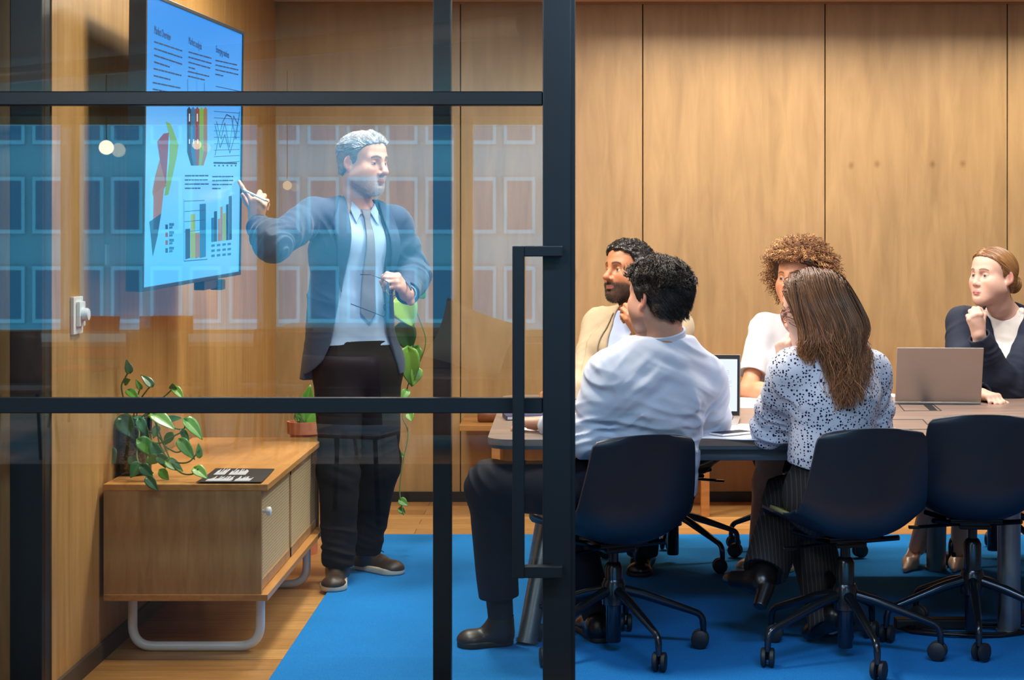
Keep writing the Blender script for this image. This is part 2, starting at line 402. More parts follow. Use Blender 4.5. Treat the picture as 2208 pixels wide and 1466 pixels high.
# ------------------------------------------------------------------ dimmer switch, small paper on wall
sw = empty('dimmer_switch', (WX, 5.345, 1.19)); tag(sw, 'white wall dimmer with round dial on the plywood wall', 'switch')
b = MB(); b.box((WX, 5.295, 1.118), (WX+.012, 5.40, 1.262-.024), M['white'], .003); part(b, 'plate', sw)
b = MB(); b.box((WX+.012, 5.32, 1.142), (WX+.024, 5.385, 1.222), M['white'], .003); part(b, 'insert', sw)
b = MB(); b.lathe([(.021,0), (.021,.014), (.018,.02), (.0,.021)], (WX+.024, 5.352, 1.18), M['white'], 24, (1,0,0)); part(b, 'dial', sw)
b = MB(); b.box((WX, 5.70, 1.335), (WX+.006, 5.74, 1.405), M['white'], .001); tag(b.build('wall_plate'), 'small white plate on the wall left of the television', 'plate')

# ------------------------------------------------------------------ television
dA, dB = 5.5, 6.8
cA, cB, cC, cD = at(316,-12,dA), at(525,77,dB), at(512,584,dB), at(306,622,dA)
ox = ((cB-cA)+(cC-cD)); ox.normalize(); oz = ((cA-cD)+(cB-cC)); oz = (oz-ox*oz.dot(ox)).normalized(); on = ox.cross(oz)*-1
if on.x < 0: on = -on
cen = (cA+cB+cC+cD)/4; sw_ = ((cB-cA).length+(cC-cD).length)/4; sh_ = ((cA-cD).length+(cB-cC).length)/4
TVM = Matrix.Translation(cen) @ Matrix((ox, on, oz)).transposed().to_4x4()     # x along width, y out of screen, z up
tv = bpy.data.objects.new('television', None); COL.objects.link(tv); tv.matrix_world = TVM
tag(tv, 'large wall-mounted television showing charts on a bright blue slide', 'television')
def ring(b, hw, hh, y0, y1, w, m):
    b.box((-hw-w, y0, -hh-w), (-hw, y1, hh+w), m, .002); b.box((hw, y0, -hh-w), (hw+w, y1, hh+w), m, .002)
    b.box((-hw, y0, -hh-w), (hw, y1, -hh), m, .002); b.box((-hw, y0, hh), (hw, y1, hh+w), m, .002)
b = MB(); ring(b, sw_, sh_, -.05, .006, .014, M['black_frame']); b.box((-sw_-.013, -.052, -sh_-.013), (sw_+.013, -.008, sh_+.013), M['black']); b.build('housing', None, tv)
b = MB(); b.box((-.22, -.1, -.2), (.22, -.05, .2), M['black']); b.box((-.06,-.14,-.05), (.06,-.09,.05), M['black'])
b.build('wall_mount', None, tv)
b = MB(); b.box((.12, -.04, -sh_-.05), (.34, .0, -sh_-.016), M['black_metal'], .004); b.box((.34, -.035, -sh_-.06), (.40, .01, -sh_-.02), M['black_metal'], .004); b.build('camera_bar', None, tv)
def mat_screen():
    m, nt, b = new_mat('screen_slide'); b.inputs['Base Color'].default_value = (.01,.01,.012,1); b.inputs['Roughness'].default_value = .25
    tc = N(nt, 'ShaderNodeTexCoord'); sp = N(nt, 'ShaderNodeSeparateXYZ'); nt.links.new(tc.outputs['Object'], sp.inputs[0])
    mr = N(nt, 'ShaderNodeMapRange'); mr.inputs[1].default_value = -sh_; mr.inputs[2].default_value = sh_; nt.links.new(sp.outputs['Z'], mr.inputs[0])
    c = ramp(nt, mr.outputs[0], [(0, lin((84,188,255))), (.45, lin((104,200,255))), (.68, lin((26,164,252))), (1, lin((4,152,250)))])
    nt.links.new(c, b.inputs['Emission Color']); b.inputs['Emission Strength'].default_value = 1.15
    return m
b = MB(); b.box((-sw_, -.008, -sh_), (sw_, 0, sh_), mat_screen()); scr = b.build('screen', None, tv)
INV = TVM.inverted(); CAM = Vector((0,0,CAMH))
def scr_pt(px, py):
    r = at(px, py, 1.0)-CAM; t = (cen-CAM).dot(on)/r.dot(on); return INV @ (CAM+r*t)
MS = {k: emit('slide_'+k, c, s) for k, c, s in (('navy',(18,44,92),.9), ('ink',(22,62,120),.9), ('green',(134,190,74),.9), ('red',(150,66,74),.9), ('brown',(170,122,92),.9), ('teal',(18,120,170),.9), ('olive',(160,190,60),.9), ('tan',(176,130,110),.9), ('pale',(230,245,255),1.0), ('darkteal',(16,84,120),.9))}
def poly(b, pts, m, lift=.001):
    p = [scr_pt(*q) for q in pts]; b.prism([Vector((v.x, lift, v.z)) for v in p], (0,.0006,0), MS[m])
def line(b, p0, p1, w, m, lift=.0012):
    a, c = scr_pt(*p0), scr_pt(*p1); d = Vector((c.x-a.x, 0, c.z-a.z)); L = d.length
    if L < 1e-5: return
    nrm = Vector((-d.z, 0, d.x))/L*w/2
    b.prism([Vector((v.x, lift, v.z)) for v in (a-nrm, c-nrm, c+nrm, a+nrm)], (0,.0006,0), MS[m])
def greek(b, x0, x1, ya, slope, n, gap, w, m='ink', last=.55):
    for i in range(n):
        y = ya+i*gap; xe = x1 if i < n-1 else x0+(x1-x0)*last; x = x0
        while x < xe-2:
            xw = min(xe, x+random.uniform(4, 14)); line(b, (x, y+(x-x0)*slope), (xw, y+(xw-x0)*slope), w, m); x = xw+1.2
def textmesh(s, size, m, mw, name, parent, width=None):
    cu = bpy.data.curves.new('t', 'FONT'); cu.body = s; cu.size = size; cu.extrude = .0003
    o = bpy.data.objects.new('t', cu); COL.objects.link(o); bpy.context.view_layer.update()
    me = bpy.data.meshes.new_from_object(o.evaluated_get(bpy.context.evaluated_depsgraph_get())); bpy.data.objects.remove(o)
    if width:
        xs = [v.co.x for v in me.vertices]; k = width/(max(xs)-min(xs))
        for v in me.vertices: v.co.x *= k
    me.transform(mw); me.materials.clear(); me.materials.append(m)
    o = bpy.data.objects.new(name, me); COL.objects.link(o); o.parent = parent; return o
for s, p0, p1, hpx in (('Market Overview',(332,72),(367,80),22), ('Market analysis',(406,94),(434,100),20), ('Emerging markets',(465,112),(493,118),18)):
    a, c = scr_pt(*p0), scr_pt(*p1); z2 = scr_pt(p0[0], p0[1]-hpx)
    ang = math.atan2(-(c.z-a.z), (c.x-a.x))
    mw = Matrix.Translation((a.x, .0012, a.z)) @ Matrix.Rotation(-ang, 4, 'Y') @ Matrix.Rotation(PI/2, 4, 'X')
    if (TVM.to_3x3() @ Vector((1,0,0))).cross(TVM.to_3x3() @ Vector((0,0,1))).dot(TVM.to_3x3() @ Vector((0,1,0))) > 0: pass
    textmesh(s, (z2.z-a.z)*1.15, MS['ink'], mw, 'heading', scr, (c-a).length)
random.seed(11)
W = .005
def greek_block(*a, **k):
    b = MB(); greek(b, *a, **k); b.build('text_block', None, scr)
greek_block( 332, 392, 90, .33, 4, 14.5, W); greek_block(331, 390, 148, .25, 2, 15, W, last=.6); greek_block(329, 388, 178, .2, 2, 14, W, last=.9)
greek_block(406, 455, 112, .28, 4, 11, W, last=.3); greek_block(405, 450, 154, .24, 2, 10, W, last=.8)
greek_block(464, 513, 130, .22, 4, 10, W, last=.4)
greek_block(398, 449, 379, -.005, 4, 9, W, last=.65); greek_block(457, 502, 381, -.01, 4, 8.5, W, last=.4)
b = MB()   # ribbon chart
poly(b, ((357,262), (368,268), (384,312), (380,340), (362,420), (354,422), (364,350), (366,300)), 'green')
poly(b, ((338,305), (352,288), (363,286), (361,330), (357,395), (343,428), (340,380), (344,345)), 'red', .0013)
poly(b, ((343,345), (334,378), (327,415), (331,428), (343,420), (357,400)), 'brown', .0016)
poly(b, ((330,420), (353,400), (345,470), (329,476)), 'tan', .0018)
poly(b, ((321,478), (346,460), (338,510), (328,553)), 'darkteal', .002)
b.build('ribbon_chart', None, scr)
b = MB()   # pencils chart
for x0, x1, m in ((403,411,'navy'), (411,420,'teal'), (420,429,'red'), (429,438,'green'), (438,446,'brown')):
    poly(b, ((x0,236), ((x0+x1)/2,230), (x1,236), (x1,330), (x1-(x1-425)*.38,357), (x0-(x0-425)*.38,357), (x0,328)), m)
line(b, (404,170), (404,230), .003, 'navy'); line(b, (440,178), (440,228), .003, 'navy')
for x in (407, 424): line(b, (x,245), (x,262), .012, 'pale', .0022)
for x in (407, 416, 425): line(b, (x,300), (x,310), .012, 'pale', .0022)
b.build('pencil_chart', None, scr)
b = MB()   # line chart
for i in range(9): line(b, (461, 240+i*14), (516, 244+i*13), .002, 'ink')
line(b, (465,186), (521,198), .003, 'ink'); line(b, (460,351), (510,352), .007, 'navy')
for ser in (((466,262),(476,300),(484,265),(494,318),(503,250),(512,268)), ((463,335),(472,290),(480,262),(488,247),(498,252),(508,300),(516,240)), ((463,270),(474,318),(484,290),(495,330),(508,285),(515,250))):
    for p, q_ in zip(ser, ser[1:]): line(b, p, q_, .004, 'navy')
for i in range(6): line(b, (461+i*9,357), (464+i*9,357), .006, 'ink')
b.build('line_chart', None, scr)
b = MB()   # bar charts
for x0, x1, yt, m in ((399,409,494,'navy'), (410,420,462,'olive'), (420,430,502,'brown'), (430,443,440,'teal')): poly(b, ((x0,yt),(x1,yt-1),(x1,557-(x1-399)*.08),(x0,559-(x0-399)*.08)), m)
for i in range(4): line(b, (397,434+i*22), (440,432+i*21), .002, 'ink')
line(b, (396,563), (446,559), .003, 'ink'); line(b, (396,430), (396,563), .002, 'ink')
for x0, x1, yt, m in ((455,461,470,'teal'), (461,467,456,'darkteal'), (469,474,472,'brown'), (474,479,446,'tan'), (480,486,460,'olive'), (487,492,441,'navy'), (493,499,423,'navy')): poly(b, ((x0,yt),(x1,yt-1),(x1,522-(x1-455)*.12),(x0,522-(x0-455)*.12)), m)
for i in range(3):
    for x in (455, 467, 479, 490): line(b, (x,530+i*11-(x-455)*.1), (x+7,529+i*11-(x-455)*.1), .009, 'teal')
b.build('bar_chart', None, scr)
b = MB()   # legend
for y, m in ((489,'ink'), (506,'red'), (523,'red'), (540,'darkteal')):
    poly(b, ((356,y-5),(361,y-5),(361,y+5),(356,y+5)), m); line(b, (364,y-5), (374,y-5), .01, 'teal'); line(b, (364,y+2), (371,y+1), .008, 'teal')
b.build('legend', None, scr)
# ------------------------------------------------------------------ conference table
TX0, TX1, TY0, TY1, TZ = -.245, 2.75, F/633, F/486, .74
tb = empty('conference_table', (1.2, 6.55, 0)); tag(tb, 'long dark walnut conference table the seated group works at', 'table')
def rrect(x0, x1, y0, y1, r, n=8):
    out = []
    for cx, cy, a in ((x1-r,y0+r,-PI/2), (x1-r,y1-r,0), (x0+r,y1-r,PI/2), (x0+r,y0+r,PI)):
        out += [(cx+r*math.cos(a+PI/2*i/n), cy+r*math.sin(a+PI/2*i/n)) for i in range(n+1)]
    return out
b = MB(); b.prism([(x,y,TZ-.022) for x,y in rrect(TX0,TX1,TY0,TY1,.09)], (0,0,.022), M['table']); part(b, 'tabletop', tb)
b = MB(); b.prism([(x,y,TZ-.034) for x,y in rrect(TX0+.002,TX1-.002,TY0+.002,TY1-.002,.09)], (0,0,.012), M['table_edge'])
part(b, 'edge_band', tb)
b = MB(); ax0, ax1, ay0, ay1 = TX0+.5, TX1-.05, TY0+.03, TY1-.05
b.box((ax0, ay0, TZ-.075), (ax1, ay0+.03, TZ-.034), M['table_edge'], .002); part(b, 'apron', tb)
b = MB(); b.box((ax0, ay1-.03, TZ-.075), (ax1, ay1, TZ-.034), M['table_edge'], .002); part(b, 'apron', tb)
def tleg(base, top, r, m):
    b = MB(); b.tube([base, top], r, m, 28); b.tube([base, base+(top-base)*.02], r*1.12, m, 28); return part(b, 'leg', tb)
tleg(Vector((1.615, 5.99, .012)), Vector((1.615, 5.99, .706)), .041, M['steel_grey'])
tleg(Vector((-.112, 5.83, .012)), Vector((.02, 6.02, .706)), .036, M['steel_grey'])
tleg(Vector((1.615, 7.15, .012)), Vector((1.615, 7.1, .706)), .041, M['steel_grey'])
tleg(Vector((-.1, 7.2, .012)), Vector((.02, 7.05, .706)), .036, M['steel_grey'])
# cable hatches: two lids with black brush slots
for pts, slot in ((((1938,872),(2012,872),(2030,886),(1950,886)), ((1990,872),(2008,872),(2022,886),(2006,886))), (((1905,905),(1990,905),(2010,926),(1925,926)), ((1896,905),(1912,905),(1925,920),(1910,920)))):
    q = [on_z(x, y, TZ) for x, y in pts]; b = MB()
    for p0, p1 in zip(q, q[1:]+q[:1]): b.tube([p0+Vector((0,0,.0002)), p1+Vector((0,0,.0002))], .0022, M['black'], 6)
    h = part(b, 'cable_hatch', tb)
    q = [on_z(x, y, TZ) for x, y in slot]; b = MB(); b.prism(q, (0,0,.0015), M['black']); bmesh.ops.translate(b.bm, verts=b.bm.verts[:], vec=-tb.location); b.build('brush_slot', None, h)

# ------------------------------------------------------------------ swivel shell chairs
def shell_fn(th):
    # u: across -1..1, v: 0 seat front .. 1 back top
    ctrl = [(.235,.404), (.20,.426), (.05,.415), (-.10,.409), (-.185,.438), (-.223,.51), (-.235,.60), (-.246,.69), (-.255,.785)]
    def prof(v):
        t = v*(len(ctrl)-1); i = min(int(t), len(ctrl)-2); f = t-i
        g = lambda k: Vector((0, *ctrl[max(0, min(len(ctrl)-1, k))]))
        p0, p1, p2, p3 = g(i-1), g(i), g(i+1), g(i+2)
        return .5*((2*p1)+(p2-p0)*f+(2*p0-5*p1+4*p2-p3)*f*f+(3*p1-p0-3*p2+p3)*f**3)
    def fn(u, v):
        uu = u*2-1
        c = prof(v); e = 1e-3; tg = (prof(min(1, v+e))-prof(max(0, v-e))).normalized(); nr = Vector((1,0,0)).cross(tg)
        if nr.z < 0 and v < .4: nr = -nr
        if v >= .4 and nr.y < 0: nr = -nr
        w = float(np.interp(v, [0,.15,.35,.55,.75,1], [.20,.225,.228,.224,.208,.184]))
        if v > .93: w *= 1-(1-math.sqrt(max(0, 1-((v-.93)/.07)**2)))*.30
        if v < .12: w *= (1-((.12-v)/.12)**2.4*.3)
        curl = .045+.05*math.exp(-((v-.45)/.2)**2)
        if v > .7: curl *= 1-.5*(v-.7)/.3
        lift = curl*abs(uu)**2.3
        p = c + Vector((uu*w, 0, 0)) + nr*lift + nr*th
        if v > .9: p.z -= .012*uu*uu*((v-.9)/.1)
        return p
    return fn
def make_chair(rotbase=0, pad=False):
    root = empty('swivel_chair', (0,0,0)); tag(root, 'x', 'chair')
    b = MB(); nu, nv = 25, 41; f0, f1 = shell_fn(0), shell_fn(-.009)
    vs = [f0(i/(nu-1), j/(nv-1)) for i in range(nu) for j in range(nv)] + [f1(i/(nu-1), j/(nv-1)) for i in range(nu) for j in range(nv)]
    K = nu*nv; fs = []
    for i in range(nu-1):
        for j in range(nv-1):
            q = (i*nv+j, i*nv+j+1, (i+1)*nv+j+1, (i+1)*nv+j); fs.append(q); fs.append(tuple(K+k for k in reversed(q)))
    bd = [(i, 0) for i in range(nu)] + [(nu-1, j) for j in range(1, nv)] + [(i, nv-1) for i in range(nu-2, -1, -1)] + [(0, j) for j in range(nv-2, 0, -1)]
    ids = [i*nv+j for i, j in bd]
    for a, c in zip(ids, ids[1:]+ids[:1]): fs.append((a, c, K+c, K+a))
    b._add(vs, fs, M['shell'], True); b.build('shell', None, root, angle=60)
    b = MB(); b.box((-.09,-.09,.388), (.09,.09,.404), M['black_metal'], .004); b.box((-.055,-.06,.362), (.055,.06,.39), M['black_metal'], .008)
    b.tube([(-.05,.0,.372), (-.19,-.02,.364)], .006, M['black_metal'], 8); b.box((-.225,-.032,.358), (-.185,-.008,.368), M['black_metal'], .003)
    for sx in (-1,1): b.tube([(sx*.04,0,.375), (sx*.15,.1,.398)], .009, M['black_metal'], 8); b.tube([(sx*.04,0,.375), (sx*.15,-.1,.40)], .009, M['black_metal'], 8)
    b.build('seat_bracket', None, root)
    b = MB(); b.tube([(0,0,.19), (0,0,.365)], .017, M['tube'], 20); b.lathe([(.03,.20), (.031,.305), (.024,.32), (.017,.325)], (0,0,0), M['tube'], 24); b.build('gas_column', None, root)
    b = MB(); b.lathe([(.024,.035), (.026,.04), (.026,.16), (.04,.165), (.041,.235), (.034,.25), (.02,.252)], (0,0,0), M['tube'], 28); b.build('hub', None, root)
    for k in range(5):
        a = rotbase+2*PI*k/5; dx, dy = math.cos(a), math.sin(a); R = .315
        b = MB(); P = lambda r, z: Vector((dx*r, dy*r, z))
        b.tube(round_path([P(.02,.215), P(.1,.195), P(R-.01,.112), P(R,.055)], .028, 5), [.017]*1+[.0165]*6+[.0125]*7, M['tube'], 12) if False else b.tube(round_path([P(.02,.215), P(.1,.195), P(R-.004,.118), P(R,.055)], .026, 5), [.0185]+[.0165]*6+[.0115]*6+[.010], M['tube'], 12)
        lg = b.build('leg', None, root)
        b = MB(); sa = a+.9+k*.4; wx, wy = math.cos(sa), math.sin(sa); c = P(R+.0, .034) + Vector((-wy, wx, 0))*.012
        for s_ in (-1, 1):
            b.lathe([(.0,-.009), (.026,-.009), (.031,-.005), (.031,.006), (.026,.009), (.0,.009)], c+Vector((wx, wy, 0))*.0135*s_, M['caster'], 22, (wx, wy, 0))
        b.tube([c-Vector((wx,wy,0))*.02, c+Vector((wx,wy,0))*.02], .010, M['black_metal'], 8); b.tube([P(R,.06), c], .009, M['black_metal'], 8)
        b.build('caster', None, lg)
    return root
chair_specs = [  # base floor point, heading (deg; 0 faces away from the viewer, + turns left), label
    ((.187, 5.71), 24, -64, 'dark swivel shell chair carrying the man in the white shirt'),
    ((.966, 5.63), 12, -81, 'dark swivel shell chair carrying the woman in the dotted blouse'),
    ((1.455, 5.875), -4, -100, 'empty dark swivel shell chair at the right edge in front of the table'),
    ((.50, 7.32), 165, 20, 'dark swivel shell chair across the table under the man in the beige blazer'),
    ((1.10, 7.62), 172, 35, 'dark swivel shell chair across the table under the curly-haired woman'),
    ((1.93, 7.42), 172, 5, 'dark swivel shell chair across the table under the woman in the navy blazer')]
proto = make_chair()
CH = []
for i, (p, hd, br, lb) in enumerate(chair_specs):
    r = proto if i == 0 else copy_tree(proto)
    r.location = (p[0], p[1], .012); r.rotation_euler = (0, 0, math.radians(hd)); r['label'] = lb; r['group'] = 'swivel chairs around the conference table'
    rb = math.radians(br-hd)
    for c in r.children:
        if c.name.startswith(('leg', 'hub')): c.rotation_euler = (0, 0, rb)
    for c in r.children:
        if c.name.startswith(('shell', 'seat', 'gas')): c.location.z = (-.016, .016, .036, 0, 0, 0)[i]
    CH.append(r)
b = MB()
def padfn(u, v):
    uu, vv = u*2-1, v*2-1; r = max(abs(uu), abs(vv)) if (uu or vv) else 0; L = math.hypot(uu, vv) or 1
    k = r/L; return Vector((uu*k*.238, .05+vv*k*.205, .459+.010*(1-r**4)+.052*abs(uu*k)**2.3-.03*max(0, vv*k-.7)/.3))
b.grid(padfn, 21, 21, M['olive']); pd = b.build('seat_pad', None, CH[1]); md = pd.modifiers.new('s', 'SOLIDIFY'); md.thickness = .012; pd['label'] = 'olive seat pad'

# ------------------------------------------------------------------ things on the table
def laptop(name, label, hinge, yaw, w, dep, open_deg, lidmat, screen_cb=None):
    root = empty(name, hinge, yaw); tag(root, label, 'laptop')
    b = MB(); b.box((-w/2, -dep, 0), (w/2, 0, .010), lidmat, .003); base = b.build('base', None, root)
    b = MB(); b.box((-w/2+.025, -dep*.52, .0101), (w/2-.025, -dep*.06, .0112), M['black'])
    b.build('keyboard', None, base)
    R = Matrix.Translation((0,0,.008)) @ Matrix.Rotation(math.radians(90-open_deg), 4, 'X')
    b = MB(); b.box((-w/2, .0, .004), (w/2, .006, .004+dep), lidmat, .003); lid = b.build('lid', None, root); lid.matrix_local = R
    b = MB(); b.box((-w/2+.003, -.0008, .006), (w/2-.003, .0002, .002+dep), M['black']); b.build('bezel', None, lid)
    if screen_cb: screen_cb(lid, w, dep)
    return root
def screen1(lid, w, dep):
    ms = emit('laptop_slide', (226,236,255), 1.05); mi = emit('laptop_bars', (36,92,190), .9); mg = emit('laptop_lines', (150,166,190), .9)
    b = MB(); x0, x1, z0, z1 = -w/2+.012, w/2-.012, .022, dep-.014
    b.box((x0,-.0022,z0), (x1,-.0008,z1), ms)
    for i in range(2): b.box((x1-.065+i*.013,-.003,z0+.035), (x1-.054+i*.013,-.0022,z0+.062+i*.012), mi)
    for i in range(3): b.box((x1-.09,-.003,z1-.045-i*.006), (x1-.03,-.0022,z1-.044-i*.006), mg)
    for k in range(3):
        pts = [(x1-.085+i*.016, z1-.085-.012*k+.008*math.sin(i*1.7+k)) for i in range(5)]
        for p, q in zip(pts, pts[1:]): b.tube([(p[0],-.0024,p[1]), (q[0],-.0024,q[1])], .0006, mg, 4)
    b.build('display', None, lid)
laptop('laptop', 'open laptop showing a chart beside the man in the white shirt', (.517, 6.38, TZ), math.radians(-8), .35, .235, 100, M['silver'], screen1)
laptop('laptop', 'open silver laptop seen from behind in front of the woman in the navy blazer', (1.578, 6.955, TZ), math.radians(180-4), .354, .238, 106, M['silver'])
ph = empty('phone', on_z(1577, 936, TZ+.004)); ph.rotation_euler = (0, 0, math.radians(-52)); tag(ph, 'white-edged smartphone lying on papers by the table edge', 'phone')
b = MB(); b.box((-.036,-.075,0), (.036,.075,.008), M['white'], .004, seg=3); b.build('case', None, ph)
b = MB(); b.box((-.033,-.071,.0075), (.033,.071,.0086), emit('phone_glass', (24,44,84), .25), .0003); b.build('screen', None, ph)
def sheet(quad, z, label, name='paper', group=None, m='paper', th=.0012):
    q = [on_z(x, y, TZ) for x, y in quad]; c = sum(q, Vector())/4
    b = MB(); nu = nv = 8
    def fn(u, v):
        p = (q[0]*(1-u)+q[1]*u)*(1-v)+(q[3]*(1-u)+q[2]*u)*v; return Vector((p.x-c.x, p.y-c.y, .0008*math.sin(u*7+v*4)+.001))
    b.grid(fn, nu, nv, M[m]); o = b.build(name, None, None, (c.x, c.y, z)); md = o.modifiers.new('s', 'SOLIDIFY'); md.thickness = th
    tag(o, label, 'paper', group); return o
PG = 'loose white papers on the table'
sheet(((1498,946),(1640,950),(1668,917),(1545,914)), TZ, 'white paper under the smartphone at the near table edge', group=PG)
sheet(((1600,934),(1712,944),(1722,918),(1628,912)), TZ+.001, 'white paper under the dotted-blouse woman\'s elbow', group=PG)
sheet(((1535,878),(1640,880),(1660,858),(1585,856)), TZ, 'white paper right of the open laptop, before the curly-haired woman', group=PG)
sheet(((1110,926),(1168,934),(1190,906),(1160,905)), TZ, 'white paper at the left end of the table behind the door', group=PG)
sheet(((1240,866),(1280,868),(1290,856),(1245,853)), TZ, 'white paper before the man in the beige blazer', group=PG)
sheet(((1880,862),(1932,870),(1936,850),(1900,848)), TZ, 'white paper tucked left of the silver laptop', group=PG)
nb = empty('notebook', on_z(1145, 902, TZ)); nb.rotation_euler = (0,0,math.radians(8)); tag(nb, 'dark blue notebook lying at the left end of the table', 'notebook')
MNB = plain('navy_cover', (30,44,84), .5)
b = MB(); b.box((-.1,-.07,.001), (.1,.07,.004), MNB, .001); b.box((-.1,-.07,.015), (.1,.07,.018), MNB, .001); b.box((-.103,-.07,.001), (-.098,.07,.018), MNB, .001); b.build('cover', None, nb)
b = MB(); b.box((-.098,-.067,.004), (.097,.067,.015), M['paper']); b.build('page_block', None, nb)
# cables at the table foot
b = MB()
c0 = Vector((1.35, 6.0, .018)); pts = []
for i in range(60):
    a = i*.42; pts.append(c0+Vector((.17*math.cos(a)+.06*math.sin(i*.31)+.003*i, .09*math.sin(a)+.02*math.cos(i*.7), .004*math.sin(i*1.3)+.006)))
b.tube(pts, .005, M['black'], 8); b.tube([pts[-1], Vector((1.58,5.99,.03)), Vector((1.572,5.95,.2))], .005, M['black'], 8)
tag(b.build('cable_coil'), 'tangled black cable on the rug at the table leg', 'cable')
b = MB(); b.box((1.22,6.03,.013), (1.50,6.09,.05), M['black'], .006); tag(b.build('power_strip'), 'black power strip on the rug behind the empty chair', 'power strip')

# ------------------------------------------------------------------ pothos plants
def leaf_mesh(bb, base, tip, nrm, width, col, cols, curl=.25):
    base, tip = Vector(base), Vector(tip); L = (tip-base).length; ax = (tip-base)/L
    nrm = Vector(nrm); nrm = (nrm-ax*nrm.dot(ax)).normalized(); sd = ax.cross(nrm)
    nu, nv = 11, 9; vs = []
    for i in range(nu):
        t = i/(nu-1); w = width*(math.sin(PI*min(1, t**.62))**.85)*(1-.25*t)+.0005
        back = -.10*L if 0 else 0
        for j in range(nv):
            s = j/(nv-1)*2-1
            p = base + ax*(t*L - (abs(s)**2)*L*.13*max(0, 1-t*2.2)) + sd*(s*w) + nrm*(abs(s)*w*.28 - curl*L*t*t*.5*1.0)
            vs.append(p); cols.append(tuple(c*(1.25 if abs(s) < .12 else 1.0) for c in col))
    fs = [(i*nv+j, i*nv+j+1, (i+1)*nv+j+1, (i+1)*nv+j) for i in range(nu-1) for j in range(nv-1)]
    bb._add(vs, fs, M['leaf'], True)
def set_col(o, cols):
    a = o.data.color_attributes.new('Col', 'FLOAT_COLOR', 'POINT')
    arr = np.ones((len(o.data.vertices), 4), np.float32); c = np.array(cols, np.float32); arr[:, :3] = c[:, :3]
    a.data.foreach_set('color', arr.ravel())
GREENS = [(66,118,46), (84,140,52), (52,100,56), (108,156,62), (60,122,72), (40,86,44)]
def pothos(root, leaves, stems, dflt, wr=.42, group=None):
    """leaves: (base px, tip px, depth, facing normal, width factor)"""
    b = MB()
    for st in stems:
        pts = [at(*p) for p in st]; sm = []
        for i in range(len(pts)-1):
            p0, p1, p2, p3 = pts[max(0,i-1)], pts[i], pts[i+1], pts[min(len(pts)-1,i+2)]
            for k in range(6):
                f = k/6; sm.append(.5*((2*p1)+(p2-p0)*f+(2*p0-5*p1+4*p2-p3)*f*f+(3*p1-p0-3*p2+p3)*f**3))
        b.tube(sm+[pts[-1]], .0028, M['stem'], 7)
    part(b, 'stems', root)
    rr = random.Random(5)
    for bp, tp, d, nr, w in leaves:
        B, T = at(*bp, d), at(*tp, d+rr.uniform(-.03,.02)); L = (T-B).length; cols = []; bb = MB()
        leaf_mesh(bb, B, T, nr, L*wr*w, lin(rr.choice(GREENS)), cols, rr.uniform(.05,.35))
        bmesh.ops.translate(bb.bm, verts=bb.bm.verts[:], vec=-root.location)
        o = bb.build('leaf', None, root, fix=False); set_col(o, cols)
        md = o.modifiers.new('s', 'SOLIDIFY'); md.thickness = .0012
vp = on_z(288, 1030, zt); vp = Vector((vp.x, 5.88, zt))
vx = at(288, 0, 5.88).x; vp.x = vx
pl = empty('potted_pothos', vp); tag(pl, 'trailing green pothos in a pebble-filled dark glass vase on the sideboard', 'plant')
mg = mat_glass('smoked_vase_glass', .05, (.55,.6,.58))
b = MB(); b.lathe([(.0,0), (.058,0), (.062,.006), (.064,.2), (.061,.2), (.059,.01), (0,.008)], vp, mg, 36); part(b, 'vase', pl)
b = MB(); rr = random.Random(2)
mp1, mp2, mp3 = plain('pebble_dark', (52,40,30), .5), plain('pebble_brown', (110,78,48), .5), plain('pebble_light', (170,140,100), .45)
for i in range(420):
    a = rr.uniform(0, 2*PI); r = .053*math.sqrt(rr.uniform(.45,1)); z = rr.uniform(.014,.18)
    b.sphere(vp+Vector((r*math.cos(a), r*math.sin(a), z)), rr.uniform(.004,.0075), rr.choice((mp1,mp1,mp2,mp2,mp3)), 1, (1,1,rr.uniform(.6,1)))
o = part(b, 'pebbles', pl); o['kind'] = 'stuff'
T0 = (288, 890)
stems = [[(285,930,5.88),(272,880,5.87),(262,835,5.86),(270,815,5.86),(278,800,5.86)], [(290,930,5.88),(300,870,5.86),(318,840,5.85),(328,832,5.85)],
 [(288,930,5.88),(290,880,5.88),(298,850,5.88),(303,835,5.88)], [(292,930,5.88),(320,885,5.85),(360,850,5.82),(372,838,5.82)],
 [(280,915,5.87),(255,900,5.84),(232,950,5.8),(220,1000,5.77),(230,1030,5.74)], [(290,915,5.86),(325,890,5.82),(350,950,5.78),(372,1000,5.73),(392,1020,5.7),(415,1022,5.68),(428,1010,5.68)],
 [(290,915,5.86),(330,900,5.82),(345,960,5.77),(365,990,5.74),(388,998,5.73),(410,994,5.72),(430,970,5.72)], [(290,915,5.86),(330,890,5.84),(370,920,5.8),(395,925,5.79),(400,912,5.79)],
 [(285,915,5.86),(315,920,5.8),(325,950,5.77),(345,955,5.76),(365,945,5.76),(395,930,5.76)], [(285,915,5.86),(310,930,5.8),(318,1000,5.73),(330,1020,5.71)],
 [(280,915,5.86),(300,930,5.78),(295,980,5.72),(300,1000,5.7)], [(290,915,5.86),(340,940,5.8),(355,960,5.78),(380,975,5.77),(398,968,5.77)]]
